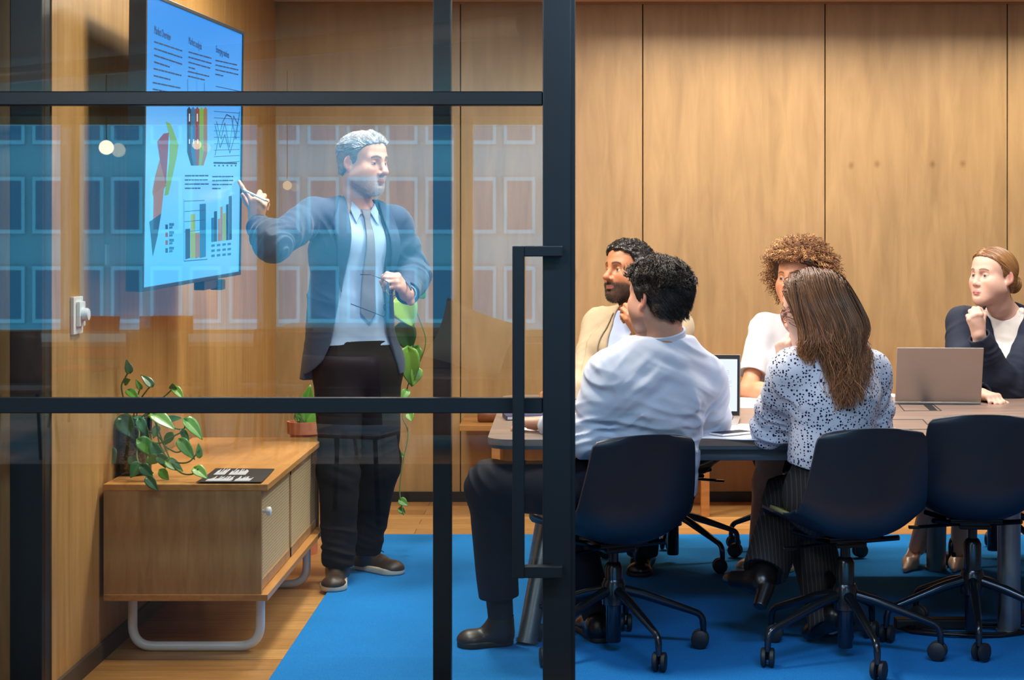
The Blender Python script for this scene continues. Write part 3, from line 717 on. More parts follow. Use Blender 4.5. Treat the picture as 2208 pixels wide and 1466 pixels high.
lv = [((279,803),(273,775),5.86,(.5,-.8,.2),.8), ((327,832),(305,806),5.85,(.6,-.7,.4),.8), ((304,838),(292,818),5.88,(0,-1,.2),.7), ((374,838),(372,828),5.82,(0,-1,.2),1.4), ((375,836),(396,858),5.82,(.4,-.8,.4),.7),
 ((268,825),(280,818),5.86,(0,-1,.3),1.2), ((277,842),(300,862),5.86,(.3,-.8,.5),.7), ((330,893),(378,925),5.8,(.2,-.6,.8),.75), ((400,907),(440,945),5.78,(.3,-.5,.8),.9), ((393,928),(408,962),5.78,(.6,-.8,.2),.55),
 ((370,935),(352,962),5.79,(.3,-.8,.2),.7), ((300,950),(345,985),5.74,(0,-.8,.6),.75), ((388,950),(420,990),5.73,(.2,-.9,.3),.65), ((430,985),(428,955),5.72,(.3,-.9,.2),.6),
 ((322,985),(340,1000),5.72,(0,-1,.2),1.3), ((340,985),(368,1000),5.73,(0,-.9,.4),.9), ((360,995),(395,1015),5.73,(.1,-.8,.6),.8), ((300,1000),(280,1030),5.7,(0,-1,.3),1.0), ((305,1005),(330,1030),5.69,(.1,-.9,.4),.9),
 ((318,1030),(340,1058),5.6,(0,-1,.3),.75), ((420,1010),(448,1030),5.68,(.2,-.7,.7),1.0), ((235,970),(245,1000),5.8,(0,-1,.1),1.2), ((262,900),(288,945),5.82,(0,-1,.2),.95), ((300,905),(318,940),5.8,(.2,-.9,.3),.7),
 ((330,960),(355,1010),5.75,(-.2,-.9,.3),.6), ((285,985),(290,1012),5.73,(0,-1,.2),1.1), ((345,1015),(365,1035),5.71,(0,-.8,.6),.9), ((340,920),(330,945),5.8,(0,-.9,.4),.8), ((360,905),(392,900),5.81,(0,-.8,.6),.6), ((310,905),(285,898),5.84,(0,-.8,.6),.6)]
pothos(pl, lv, stems, 5.8)
# second pothos beyond the presenter
pp = Vector((at(656,0,7.6).x, 7.6, 0))
p2 = empty('potted_pothos', pp); tag(p2, 'tall climbing pothos in a terracotta pot behind the standing man', 'plant')
b = MB(); zr = at(0, 908, 7.6).z
b.lathe([(0,0), (.06,0), (.064,zr-.06), (.076,zr-.055), (.078,zr), (.07,zr), (.066,zr-.03), (0,zr-.035)], pp, M['terracotta'], 36); part(b, 'pot', p2)
stems2 = [[(656,930,7.6),(662,900,7.6),(690,880,7.6),(740,800,7.65),(800,700,7.7),(845,640,7.65),(885,635,7.6)], [(885,640,7.6),(905,690,7.6),(918,735,7.6),(905,780,7.6),(880,830,7.6),(872,880,7.6),(868,900,7.58),(880,935,7.55),(868,1000,7.5),(862,1060,7.45),(870,1110,7.4)],
 [(735,1030,7.5),(770,960,7.6),(772,1000,7.5),(768,1080,7.4)], [(650,930,7.6),(640,900,7.6),(630,875,7.6)]]
lv2 = [((862,645),(892,705),7.55,(.1,-1,.1),1.15), ((868,700),(885,762),7.58,(.1,-1,.1),1.0), ((880,755),(886,835),7.56,(-.1,-1,.2),.8), ((900,750),(872,800),7.6,(.2,-.9,.2),.7), ((900,795),(892,832),7.58,(.4,-.8,.2),.9), ((905,640),(915,618),7.65,(0,-1,.2),1.2),
 ((878,842),(866,862),7.58,(0,-1,.2),1.0), ((882,892),(888,908),7.55,(0,-1,.2),1.3), ((852,975),(874,985),7.5,(0,-.9,.4),.8), ((862,1078),(880,1090),7.43,(0,-.8,.6),1.1), ((860,1098),(876,1106),7.42,(0,-.8,.6),1.1),
 ((660,910),(690,870),7.58,(0,-1,.2),.9), ((655,910),(668,830),7.62,(0,-1,.2),.7), ((690,920),(697,948),7.5,(.2,-.9,.2),.8), ((645,905),(632,895),7.6,(0,-1,.2),.9)]
pothos(p2, lv2, stems2, 7.6)
for o in p2.children:
    if o.name.startswith('leaf') and abs((o.data.vertices[0].co+p2.location-at(862,645,7.55)).length) < .08: set_col(o, [lin((150,196,60))]*len(o.data.vertices)) if 'Col' not in o.data.color_attributes else o.data.color_attributes['Col'].data.foreach_set('color', np.tile(np.array([*lin((150,190,62)),1], np.float32), len(o.data.vertices)))
# ------------------------------------------------------------------ smooth-surface engine for figures and clothes
VOX = 1.1
def V3(v): return np.array([v[0], v[1], v[2]], float)
def nz(v): v = V3(v); return v/np.linalg.norm(v)
def AP(px, py, d): return V3(at(px, py, d))
def vnoise(p):
    i = np.floor(p).astype(np.int64); f = p-i; f = f*f*(3-2*f); r = 0
    def hsh(x, y, z):
        n = (x*374761393 + y*668265263 + z*2147483647*7 + 1013904223) & 0xffffffff
        n = ((n ^ (n >> 13))*1274126177) & 0xffffffff
        return ((n ^ (n >> 16)) & 0xffff)/65535.0
    for dx in (0,1):
        wx = f[:,0] if dx else 1-f[:,0]
        for dy in (0,1):
            wy = f[:,1] if dy else 1-f[:,1]
            for dz in (0,1):
                wz = f[:,2] if dz else 1-f[:,2]
                r = r + wx*wy*wz*hsh(i[:,0]+dx, i[:,1]+dy, i[:,2]+dz)
    return r*2-1
def cone(a, b, ra, rb, ax=None, flat=1.0):
    a, b = V3(a), V3(b); ba = b-a; bb = max(ba.dot(ba), 1e-9); ax = None if ax is None else nz(ax)
    def fn(p):
        pa = p-a; h = np.clip(pa@ba/bb, 0, 1); v = pa-h[:,None]*ba
        if ax is not None: v = v + (v@ax*(1/flat-1))[:,None]*ax
        d = np.sqrt((v*v).sum(1))-(ra+(rb-ra)*h)
        return d*flat if (ax is not None and flat < 1) else d
    return fn, (a+b)/2, math.sqrt(bb)/2+max(ra, rb)
def ell(c, r, R=None):
    c, r = V3(c), V3(r)
    def fn(p):
        q = p-c
        if R is not None: q = q@R
        k0 = np.sqrt(((q/r)**2).sum(1)); k1 = np.sqrt(((q/r**2)**2).sum(1))
        return k0*(k0-1)/np.maximum(k1, 1e-9)
    return fn, c, max(r)
def ball(c, r): 
    c = V3(c); return (lambda p: np.sqrt(((p-c)**2).sum(1))-r), c, r
def rbox(c, hs, R=None, rd=.005):
    c, hs = V3(c), V3(hs)
    def fn(p):
        q = p-c
        if R is not None: q = q@R
        q = np.abs(q)-hs+rd
        return np.sqrt((np.maximum(q,0)**2).sum(1))+np.minimum(q.max(1),0)-rd
    return fn, c, np.linalg.norm(hs)
def half(p0, n):
    p0, n = V3(p0), nz(n); return (lambda p: (p-p0)@n), p0, 1e6
class Sdf:
    def __init__(s): s.it = []
    def add(s, prim, k=.02, op='u'): s.it.append((prim[0], prim[1], prim[2], k, op)); return s
    def sub(s, prim, k=.004): return s.add(prim, k, 's')
    def cut(s, p0, n, k=.003): return s.add(half(p0, n), k, 'i')          # keeps the side opposite n
    def disp(s, fn, c=None, r=1e6): s.it.append((fn, V3((0,0,0)) if c is None else V3(c), r, 0, 'd')); return s
    def eval(s, p, sub=None):
        d = np.full(len(p), 1.0)
        for fn, c, r, k, op in (s.it if sub is None else sub):
            v = fn(p)
            if op == 'u':
                h = np.maximum(k-np.abs(d-v), 0)/k; d = np.minimum(d, v)-h*h*k*.25
            elif op == 'd': d = d+v
            else:
                if op == 's': v = -v
                h = np.maximum(k-np.abs(d-v), 0)/k; d = np.maximum(d, v)+h*h*k*.25
        return d
    def grad(s, p, e=.0015):
        g = np.stack([s.eval(p+np.eye(3)[i]*e)-s.eval(p-np.eye(3)[i]*e) for i in range(3)], 1)
        return g/np.maximum(np.linalg.norm(g, axis=1), 1e-9)[:,None]
    def as_prim(s, c, R, sc, rad):
        c = V3(c); return (lambda p: sc*s.eval((p-c)@R/sc)), c, rad*sc
    def bounds(s):
        u = [(c, r) for f, c, r, k, op in s.it if op == 'u']
        return np.min([c-r for c, r in u], 0)-.012, np.max([c+r for c, r in u], 0)+.012
    def mesh(s, h, smooth=1, lo=None, hi=None):
        h *= VOX; B = 12
        l0, h0 = s.bounds(); lo = l0 if lo is None else np.maximum(lo, l0); hi = h0 if hi is None else np.minimum(hi, h0)
        nb = np.ceil((hi-lo)/(B*h)).astype(int); n = nb*B+1
        g = [lo[i]+(np.arange(nb[i])+.5)*B*h for i in range(3)]
        bc = np.stack(np.meshgrid(*g, indexing='ij'), -1).reshape(-1,3)
        dv = s.eval(bc); R = B*h*.87
        vals = np.repeat(np.repeat(np.repeat(dv.reshape(nb).astype(np.float32), B, 0), B, 1), B, 2)
        vals = np.pad(vals, ((0,1),)*3, mode='edge')
        near = np.nonzero(np.abs(dv) < R*1.25+.007)[0]
        o = np.stack(np.meshgrid(*[np.arange(B+1)]*3, indexing='ij'), -1).reshape(-1,3)*h
        for bi in near:
            c = bc[bi]; sub = [q for q in s.it if q[2] > 1e5 or np.linalg.norm(q[1]-c)-q[2] < 2.2*R+q[3]+.02]
            ix = np.unravel_index(bi, nb); p0 = lo+np.array(ix)*B*h
            v = s.eval(p0+o, sub).reshape((B+1,)*3)
            vals[ix[0]*B:ix[0]*B+B+1, ix[1]*B:ix[1]*B+B+1, ix[2]*B:ix[2]*B+B+1] = v
        for ax in range(3):
            sl = [slice(None)]*3
            for e in (0,-1): sl[ax] = e; vals[tuple(sl)] = np.maximum(vals[tuple(sl)], 1e-4)
        ins = (vals < 0)
        cnt = np.zeros(n-1, np.uint8)
        for dx in (0,1):
            for dy in (0,1):
                for dz in (0,1): cnt += ins[dx:n[0]-1+dx, dy:n[1]-1+dy, dz:n[2]-1+dz]
        act = (cnt > 0) & (cnt < 8); fl = np.flatnonzero(act); ci = np.stack(np.unravel_index(fl, n-1), 1)
        acc = np.zeros((len(ci),3)); num = np.zeros(len(ci))
        for ax in range(3):
            o1, o2 = (ax+1)%3, (ax+2)%3
            for a in (0,1):
                for b_ in (0,1):
                    e0 = np.zeros(3,int); e0[o1], e0[o2] = a, b_; e1 = e0.copy(); e1[ax] = 1
                    i0, i1 = ci+e0, ci+e1; v0, v1 = vals[i0[:,0],i0[:,1],i0[:,2]], vals[i1[:,0],i1[:,1],i1[:,2]]
                    m = (v0 < 0) != (v1 < 0); t = np.where(m, v0/np.where(m, v0-v1, 1), 0)
                    pt = e0+np.outer(t, e1-e0); acc[m] += pt[m]; num += m
        vt = lo+(ci+acc/num[:,None])*h
        quads = []
        st = np.array([(n[1]-1)*(n[2]-1), n[2]-1, 1])
        for ax in range(3):
            sl0 = [slice(1,-1)]*3; sl1 = [slice(1,-1)]*3; sl0[ax] = slice(0,-1); sl1[ax] = slice(1,None)
            A, Bv = ins[tuple(sl0)], ins[tuple(sl1)]; ch = np.stack(np.nonzero(A != Bv), 1)
            if not len(ch): continue
            base = ch.copy(); 
            for j in range(3):
                if j != ax: base[:,j] += 1
            flip = ~A[ch[:,0],ch[:,1],ch[:,2]]
            o1, o2 = (ax+1)%3, (ax+2)%3; ids = base@st
            q = np.stack([np.searchsorted(fl, ids-st[o1]*a-st[o2]*b_) for a, b_ in ((1,1),(0,1),(0,0),(1,0))], 1)
            q[flip] = q[flip][:, ::-1]; quads.append(q)
        q = np.concatenate(quads)
        for _ in range(smooth):
            sm = np.zeros_like(vt); c = np.zeros(len(vt))
            for k in range(4):
                a, b_ = q[:,k], q[:,(k+1)%4]
                for j in range(3): sm[:,j] += np.bincount(a, vt[b_,j], len(vt))+np.bincount(b_, vt[a,j], len(vt))
                c += np.bincount(a, minlength=len(vt))+np.bincount(b_, minlength=len(vt))
            vt = vt*.45+.55*sm/np.maximum(c,1)[:,None]
        return vt, q
def mesh_obj(name, vt, q, m, parent=None, cols=None, pidx=None, mats=None):
    vt = np.asarray(vt, np.float32); q = np.asarray(q, np.int32)
    if parent is not None: vt = vt-np.array(parent.matrix_world.translation if parent.parent else parent.location, np.float32)
    me = bpy.data.meshes.new(name); me.vertices.add(len(vt)); me.vertices.foreach_set('co', vt.ravel())
    me.loops.add(q.size); me.loops.foreach_set('vertex_index', q.ravel())
    me.polygons.add(len(q)); me.polygons.foreach_set('loop_start', np.arange(0, q.size, q.shape[1], dtype=np.int32))
    me.polygons.foreach_set('use_smooth', np.ones(len(q), bool))
    me.update(calc_edges=True); me.validate()
    for mm in (mats or [m]): me.materials.append(mm)
    if pidx is not None: me.polygons.foreach_set('material_index', np.asarray(pidx, np.int32))
    o = bpy.data.objects.new(name, me); COL.objects.link(o)
    if parent is not None: o.parent = parent
    if cols is not None:
        a = me.color_attributes.new('Col', 'FLOAT_COLOR', 'POINT'); arr = np.ones((len(vt),4), np.float32); arr[:,:3] = cols; a.data.foreach_set('color', arr.ravel())
    return o
def folds(lst, gen=.0):
    """cloth wrinkles: (centre, radius, direction across the wrinkles, spacing, height)"""
    L = []
    for i, (c, r, d, w, a) in enumerate(lst):
        d = nz(d); e = nz(np.cross(d, (.3,.5,.81))); g = np.cross(d, e); L.append((V3(c), r, np.stack([d/w*1.1, e/(w*5.5), g/(w*3.5)], 1), a, 17.3*i))
    def fn(p):
        out = gen*1.2*vnoise(p*8.0+5) if gen else np.zeros(len(p)); c0 = p.mean(0); rb = np.sqrt(((p-c0)**2).sum(1).max()); wv = None
        for c, r, D, a, o in L:
            if np.linalg.norm(c-c0)-rb > 1.9*r: continue
            g = np.exp(-((p-c)**2).sum(1)/(r*r)); m = g > .03
            if m.any():
                if wv is None: wv = np.stack([vnoise(p*7.0+31), vnoise(p*7.0+57), vnoise(p*7.0+83)], 1)*.022
                q = (p[m]+wv[m])@D+o; n = vnoise(q); out[m] -= a*g[m]*(1.1*(1-2.2*np.abs(n))+.5*vnoise(q*1.9+3))
        return out
    return fn
# ------------------------------------------------------------------ anatomy
def head_sdf(fem=0.0, jaw=1.0, nose=1.0, chin=1.0, lip=1.0, ears=True, mouth_open=0.0):
    H = Sdf(); a = lambda pr, k=.02: H.add(pr, k)
    a(ell((0,-.014,.036), (.074,.095,.080))); a(ell((0,.028,.055), (.062,.060,.054)), .04)
    a(ell((0,.036,-.03), (.058*(1-.04*fem),.056,.080)), .04)
    for s in (-1,1):
        a(cone((s*.050*jaw,.0,-.052), (s*.020,.062,-.094), .024*jaw, .017), .035)
        a(ball((s*.043,.056,-.022), .024), .03); a(ball((s*.046,.030,-.048), .0235), .045)
        a(cone((s*.040,.070,.024), (s*.012,.084,.022), .011*(1-.25*fem), .011*(1-.25*fem)), .022)
    a(ball((0,.070*chin,-.097*(1-.03*fem)), .0195), .03)
    a(ell((0,.066,-.062), (.032,.024,.030)), .025)
    for s in (-1,1): H.sub(ell((s*.032,.094,.004), (.021,.015,.0135)), .018)
    a(cone((0,.082,.020), (0,.108*nose+.001,-.028), .0070, .0100*nose), .016); a(ball((0,.108*nose,-.031), .0102*nose), .01)
    for s in (-1,1): a(ball((s*.0122*nose,.0965,-.0350), .0080*nose), .007)
    for s in (-1,1): H.sub(ball((s*.007,.1035,-.0425), .0042), .004)
    r = .0062*lip
    for s in (-1,1):
        a(cone((s*.023,.0800,-.0665), (s*.006,.0905,-.0620), .0035, r), .008)
        a(cone((s*.020,.0805,-.0685), (s*.004,.0895,-.0735-mouth_open), .0035, r*1.15), .008)
    H.sub(cone((-.019,.0885,-.0672), (.019,.0885,-.0672), .0016+mouth_open*.5, .0016+mouth_open*.5), .004)
    H.sub(ell((0,.094,-.0815), (.016,.006,.0045)), .008)
    for s in (-1,1):
        a(ball((s*.032,.0735,.002), .0122), .002)
        up = Sdf(); up.add(ball((s*.032,.0735,.002), .0138)); up.cut((s*.032,.0735,.0046), (0,.45,-1), .002)
        lo_ = Sdf(); lo_.add(ball((s*.032,.0735,.002), .0134)); lo_.cut((s*.032,.0735,-.0036), (0,.15,1), .002)
        for q in (up, lo_): a((q.eval, V3((s*.032,.0735,.002)), .016), .004)
    if ears:
        for s in (-1,1):
            A = math.radians(22)*s; R = np.array([[math.cos(A), -math.sin(A)*1, 0], [math.sin(A), math.cos(A), 0], [0,0,1]]); 
            tl = math.radians(-12); T = np.array([[1,0,0],[0,math.cos(tl),-math.sin(tl)],[0,math.sin(tl),math.cos(tl)]]); R = R@T
            e = Sdf(); e.add(ell((s*.079,-.012,.002), (.0072,.0175,.028), R)); e.add(ell((s*.077,-.004,-.024), (.006,.010,.011), R), .008)
            e.sub(ell((s*.0852,-.007,.004), (.006,.010,.019), R), .005); e.add(cone((s*.078,-.004,.008), (s*.080,-.009,-.010), .0035, .003), .004)
            a((e.eval, V3((s*.08,-.01,0)), .04), .008)
    a(cone((0,-.022,-.03), (0,-.030,-.12), .050*(1-.12*fem), .050*(1-.14*fem)), .03)
    return H
def head_colors(q, skin, lips, iris=(70,50,36), brow=(40,28,20), gaze=(0,1,0), beard=None, beard_col=None, blush=.12, browth=1.0, lash=0, shave=None):
    n = len(q); sk = np.array(lin(skin)); c = np.tile(sk, (n,1)); x, y, z = q.T; ax = np.abs(x)
    red = np.array(lin((200,92,76)))
    def blend(w, col):
        nonlocal c; w = np.clip(w, 0, 1)[:,None]; c = c*(1-w)+np.array(col)*w
    fr = y > .02
    blend(blush*2*np.exp(-(((ax-.042)/.018)**2+((z+.026)/.018)**2))*fr, red); blend(blush*2*np.exp(-((x/.014)**2+((z+.03)/.012)**2))*(y > .085), red)
    blend(.35*np.clip((ax-.0735)/.004,0,1)*np.clip((.006-y)/.006,0,1)*(np.abs(z) < .05), red)
    if beard is not None: blend(beard(q), lin(beard_col))
    zm = -.0672+.0*ax
    lipw = np.clip(1.2-((x/.0245)**2+((z-zm)/.0098)**2), 0, 1)*3*(y > .072); blend(np.clip(lipw,0,1)*.85, lin(lips))
    blend((np.abs(z+.0672+.0005) < .0016)*(ax < .021)*(y > .074)*.75, lin((70,30,26)))
    bz = .0245+.006*np.clip(1-((ax-.030)/.020)**2, -1, 1); bw = np.clip(1.3-np.abs(z-bz)/(.0034*browth), 0, 1)*(ax > .012)*(ax < .051)*(y > .045); blend(bw*.9, lin(brow))
    for s in (-1,1):
        e = q-np.array((s*.032,.0735,.002)); r = np.linalg.norm(e, axis=1); eye = (r < .0130)&(e[:,1] > .004)
        g = nz(gaze); ang = (e/np.maximum(r,1e-6)[:,None])@g
        lidline = (r < .0150)&(e[:,1] > .004)&(((e[:,2] > .0030)&(e[:,2] < .0056))|((e[:,2] < -.0034)&(e[:,2] > -.0046)))
        blend(lidline*(.62+.33*lash), lin(tuple(v*.24 for v in skin)))
        op = eye&(e[:,2] < .0042)&(e[:,2] > -.0038)
        blend(op*1.0, lin((178,168,162))); blend((op&(ang > .80))*1.0, lin(iris)); blend((op&(ang > .955))*1.0, (.005,.005,.005))
    return c
def hand(S, w, Y, Z, side, curl, thumb=((.75,.6,-.25),(.35,.9,-.3),(.1,1,-.4)), s=1.06, spread=(.10,.03,-.04,-.12), k=.005):
    """w wrist, Y towards knuckles, Z out of the back of the hand; curls in degrees per finger (three joints)"""
    w = V3(w); Y = nz(Y); Z = V3(Z); Z = nz(Z-Y*Z.dot(Y)); X = np.cross(Y, Z)*(1 if side == 'L' else -1)     # X points to the thumb
    L = lambda x, y, z: w+(X*x+Y*y+Z*z)*s
    off = (.026, .009, -.0085, -.0245); by = (.086,.090,.086,.076)
    ln = ((.042,.025,.021),(.046,.029,.022),(.043,.027,.022),(.033,.020,.019)); rr = (.0090,.0093,.0088,.0078); tips = []
    H = Sdf()
    H.add(cone(L(.010,-.03,0), L(-.010,-.03,0), .021*s, .021*s, Z, .8), .01)
    for i in range(4): H.add(cone(L(off[i]*.45,.005,0), L(off[i],by[i],0), .0165*s, .0115*s), .016)
    H.add(cone(L(.008,.025,-.006), L(-.010,.06,-.004), .016*s, .014*s), .016)
    H.add(cone(L(.012,.012,-.006), L(.030,.048,-.014), .0165*s, .0125*s), .016)
    for i in range(4):
        p = L(off[i], by[i], 0); a = 0
        for j in range(3):
            a += math.radians(curl[i][j]); d = (Y*math.cos(a)-Z*math.sin(a)); d = nz(d+X*spread[i]*max(0.0, math.cos(a)))
            q = p+d*ln[i][j]*s; r0 = rr[i]*s*(1-.07*j); H.add(cone(p, q, r0*1.02, r0*.93), k if j else .010)
            if j == 0: H.add(ball(p+Z*.0015*s, r0*1.12), .006)
            p = q
        tips.append(p)
    p = L(.030,.048,-.014)
    for (dx,dy,dz), l, r in zip(thumb, (.034,.028,.004), (.0110,.0098,.0088)):
        d = nz(X*dx+Y*dy+Z*dz); q = p+d*l*s; H.add(cone(p, q, r*s, r*.92*s), .006); p = q
    tips.append(p)
    S.add((H.eval, L(0,.07,0), .19*s), .012)
    return tips, (X, Y, Z)
FIST = [(62,80,45)]*4; RELAX = [(30,40,25),(34,44,26),(38,46,28),(40,46,28)]
def limb(S, a, b, c, ra, rb, rc, k=.03, bulge=True):
    a, b, c = V3(a), V3(b), V3(c)
    S.add(cone(a, b, ra, rb), k)
    if bulge:
        m = b+(c-b)*.28; S.add(cone(b, m, rb*.97, rb*1.0), k); S.add(cone(m, c, rb*1.0, rc), k)
    else: S.add(cone(b, c, rb, rc), k)
def torso(S, J, s, i=0.0, fem=0.0, k=.06, hips=True):
    f, up = J['f'], nz(J['neck']-J['pelvis']); r = J['Rs']-J['Ls']; r = r/np.linalg.norm(r)
    c, w, p, nk = J['chest'], J['waist'], J['pelvis'], J['neck']
    fl = .74
    S.add(cone(w, c, (.132-.018*fem)*s+i, (.150-.016*fem)*s+i, f, fl), k); S.add(cone(p, w, (.145)*s+i, (.130-.018*fem)*s+i, f, .78), k)
    up_c = c+(nk-c)*.62
    S.add(cone(c, up_c, (.150-.016*fem)*s+i, (.115-.012*fem)*s+i, f, .70), k)
    for sh in (J['Ls'], J['Rs']):
        inn = sh+(up_c-sh)*.30
        S.add(cone(up_c, sh*.92+up_c*.08, (.062-.006*fem)*s+i, (.053-.008*fem)*s+i), .05); S.add(cone(nk-up*.012, sh*.72+nk*.28-up*.012, .036*s+i*.7, .040*s+i*.8), .05)
    if fem:
        for q in (-1,1): S.add(ell(c+f*.080*s+r*q*.062*s-up*.01, (.058*s+i,.056*s+i,.060*s+i)), .045)
    else:
        for q in (-1,1): S.add(ell(c+f*.070*s+r*q*.065*s+up*.045, (.070*s+i,.045*s+i,.055*s+i)), .05)
    if hips: S.add(cone(J['Lh'], J['Rh'], .098*s+i, .098*s+i), .06)
def frame(fwd, up=(0,0,1), roll=0):
    f = nz(fwd); r = nz(np.cross(f, V3(up))); u = np.cross(r, f)
    if roll: r, u = r*math.cos(roll)+u*math.sin(roll), u*math.cos(roll)-r*math.sin(roll)
    return np.stack([r, f, u], 1)          # columns: right, forward, up
# strands: paths (S,n,3) -> one mesh
def strands(paths, r0, r1, cols, sides=3, tips=None):
    Sn, n, _ = paths.shape; t = np.gradient(paths, axis=1); t /= np.maximum(np.linalg.norm(t, axis=2, keepdims=True), 1e-9)
    ref = np.tile(np.array([.31,.57,.76]), (Sn,n,1)); u = np.cross(t, ref); u /= np.maximum(np.linalg.norm(u, axis=2, keepdims=True), 1e-9); v = np.cross(t, u)
    rr = (r0+(r1-r0)*np.linspace(0,1,n)**1.5)[None,:,None]; ring = []
    for j in range(sides): a = 2*PI*j/sides; ring.append(paths+(u*math.cos(a)+v*math.sin(a))*rr)
    vt = np.stack(ring, 2).reshape(-1,3); idx = np.arange(Sn*n*sides).reshape(Sn,n,sides)
    q = [np.stack([idx[:,:-1,j], idx[:,:-1,(j+1)%sides], idx[:,1:,(j+1)%sides], idx[:,1:,j]], -1).reshape(-1,4) for j in range(sides)]
    cc = np.repeat(np.asarray(cols)[:,None], n, 1)
    if tips is not None: k = np.clip(np.linspace(-.5,1,n),0,1)[None,:,None]; cc = cc*(1-k)+np.asarray(tips)[:,None]*k
    return vt, np.concatenate(q), np.repeat(cc.reshape(-1,3), sides, 0)
def join_m(*ms):
    vs, qs, cs, o = [], [], [], 0
    for v, q, c in ms: vs.append(v); qs.append(q+o); cs.append(c); o += len(v)
    return np.concatenate(vs), np.concatenate(qs), np.concatenate(cs)
def flow(roots, dirfn, steps, step, push=None, off=.002):
    p = roots.copy(); out = [p.copy()]
    for i in range(steps):
        d = dirfn(p, i/steps); d = d/np.maximum(np.linalg.norm(d, axis=1), 1e-9)[:,None]; p = p+d*(step if np.isscalar(step) else step[:,None])
        if push is not None:
            for _ in range(2):
                s_ = push.eval(p); dd = off-s_; m = dd > 0
                if m.any(): p[m] += push.grad(p[m])*dd[m][:,None]
        out.append(p.copy())
    return np.stack(out, 1)
def drape(S, O, lat, up, f, A, B, nu, nv, off, start=.35):
    """strip between the edge polylines A and B given as (lateral, height) on the front of surface S"""
    A, B = np.array(A, float), np.array(B, float); tt = np.linspace(0,1,nu)
    sa = np.linspace(0,1,len(A)); sb_ = np.linspace(0,1,len(B))
    a = np.stack([np.interp(tt, sa, A[:,k]) for k in (0,1)], 1); b_ = np.stack([np.interp(tt, sb_, B[:,k]) for k in (0,1)], 1)
    g = a[:,None]*(1-np.linspace(0,1,nv))[None,:,None]+b_[:,None]*np.linspace(0,1,nv)[None,:,None]; g = g.reshape(-1,2)
    p = O+g[:,:1]*lat+g[:,1:]*up+f*start; t = np.zeros(len(p))
    for _ in range(60):
        d = S.eval(p); mv = np.clip(d*.8, -.02, .05); mv[t > start*2] = 0; p = p-f*mv[:,None]; t += mv
    p = p+S.grad(p)*off
    q = np.array([(i*nv+j, i*nv+j+1, (i+1)*nv+j+1, (i+1)*nv+j) for i in range(nu-1) for j in range(nv-1)])
    return p, q
def patch(name, S, J, m, A, B, off=.004, th=.003, nu=24, nv=8, parent=None, back=False):
    f = J['f']*(-1 if back else 1); up = nz(J['neck']-J['pelvis']); lat = nz(J['Ls']-J['Rs']); f2 = nz(f-up*f.dot(up))
    v, q = drape(S, J['neck'], lat, up, f2, A, B, nu, nv, off)
    o = mesh_obj(name, v, q, m, parent); md = o.modifiers.new('s', 'SOLIDIFY'); md.thickness = th; md.offset = 0
    return o
def shoe(name, heel, toe, s, m_up, m_sole, parent, h=.0032, ankle=None, high=0.0, sole_h=.022, wid=1.0, laces=None, low=False):
    heel, toe = V3(heel), V3(toe); d = toe-heel; L = np.linalg.norm(d); d = d/L; side = nz(np.cross(d, (0,0,1))); up = np.cross(side, d)
    S = Sdf(); b0 = heel+d*.035*s
    S.add(ell(heel+d*.045*s+up*.035*s, (.0,0,0)+np.array([.034*s*wid]*3)), .02)
    S.add(cone(heel+d*.04*s+up*.03*s, toe-d*.045*s+up*.022*s, .035*s*wid, .034*s*wid, up, .9), .03); S.add(ell(toe-d*.05*s+up*.022*s, (.048*s*wid,.048*s*wid,.026*s)), .02)
    if not low:
        S.add(cone(heel+d*.05*s+up*.05*s, toe-d*.115*s+up*.042*s, .036*s*wid, .026*s*wid), .03)
        if ankle is not None: S.add(cone(heel+d*.052*s+up*.045*s, V3(ankle), .039*s, .042*s), .03)
    S.cut(heel+up*sole_h*.6, -up, .004)
    v, q = S.mesh(h, 1); o = mesh_obj(name, v, q, m_up, parent)
    if m_sole:
        T = Sdf(); T.add(cone(heel+d*.038*s+up*sole_h*.5, toe-d*.05*s+up*sole_h*.5, .037*s*wid, .046*s*wid), .01); T.add(cone(heel+d*.1*s+up*sole_h*.5, toe-d*.06*s+up*sole_h*.5, .034*s*wid, .049*s*wid), .02)
        T.cut(heel+up*sole_h, up, .003); T.cut(heel, -up, .003)
        v, q = T.mesh(h, 1); sm = v-V3(parent.location)
        so = mesh_obj('sole', v+0, q, m_sole, parent); so.parent = o
    return o, (d, side, up)
def person(name_label, J, body_sdf, colfn, h=.0027):
    v, q = body_sdf.mesh(h, 1)
    o0 = J['root']; vt = v-o0
    ob = mesh_obj('person', vt, q, M['skin'], None, colfn(v)); ob.location = o0
    tag(ob, name_label, 'person'); return ob
def attach_head(S, J, H, s):
    S.add(H.as_prim(J['head'], J['HR'], s, .19), .02)
    S.add(cone(J['head']+J['HR']@np.array((0,-.026,-.07))*s, J['neck'], .052*s*J.get('nk',1), .058*s*J.get('nk',1)), .03)
def head_local(J, s, v): return (v-J['head'])@J['HR']/s
def skin_cols(J, s, skin, **kw):
    def fn(v):
        q = head_local(J, s, v); c = np.tile(np.array(lin(skin)), (len(v),1)); m = np.linalg.norm(q, axis=1) < .17
        if m.any(): c[m] = head_colors(q[m], skin, **kw)
        return c
    return fn
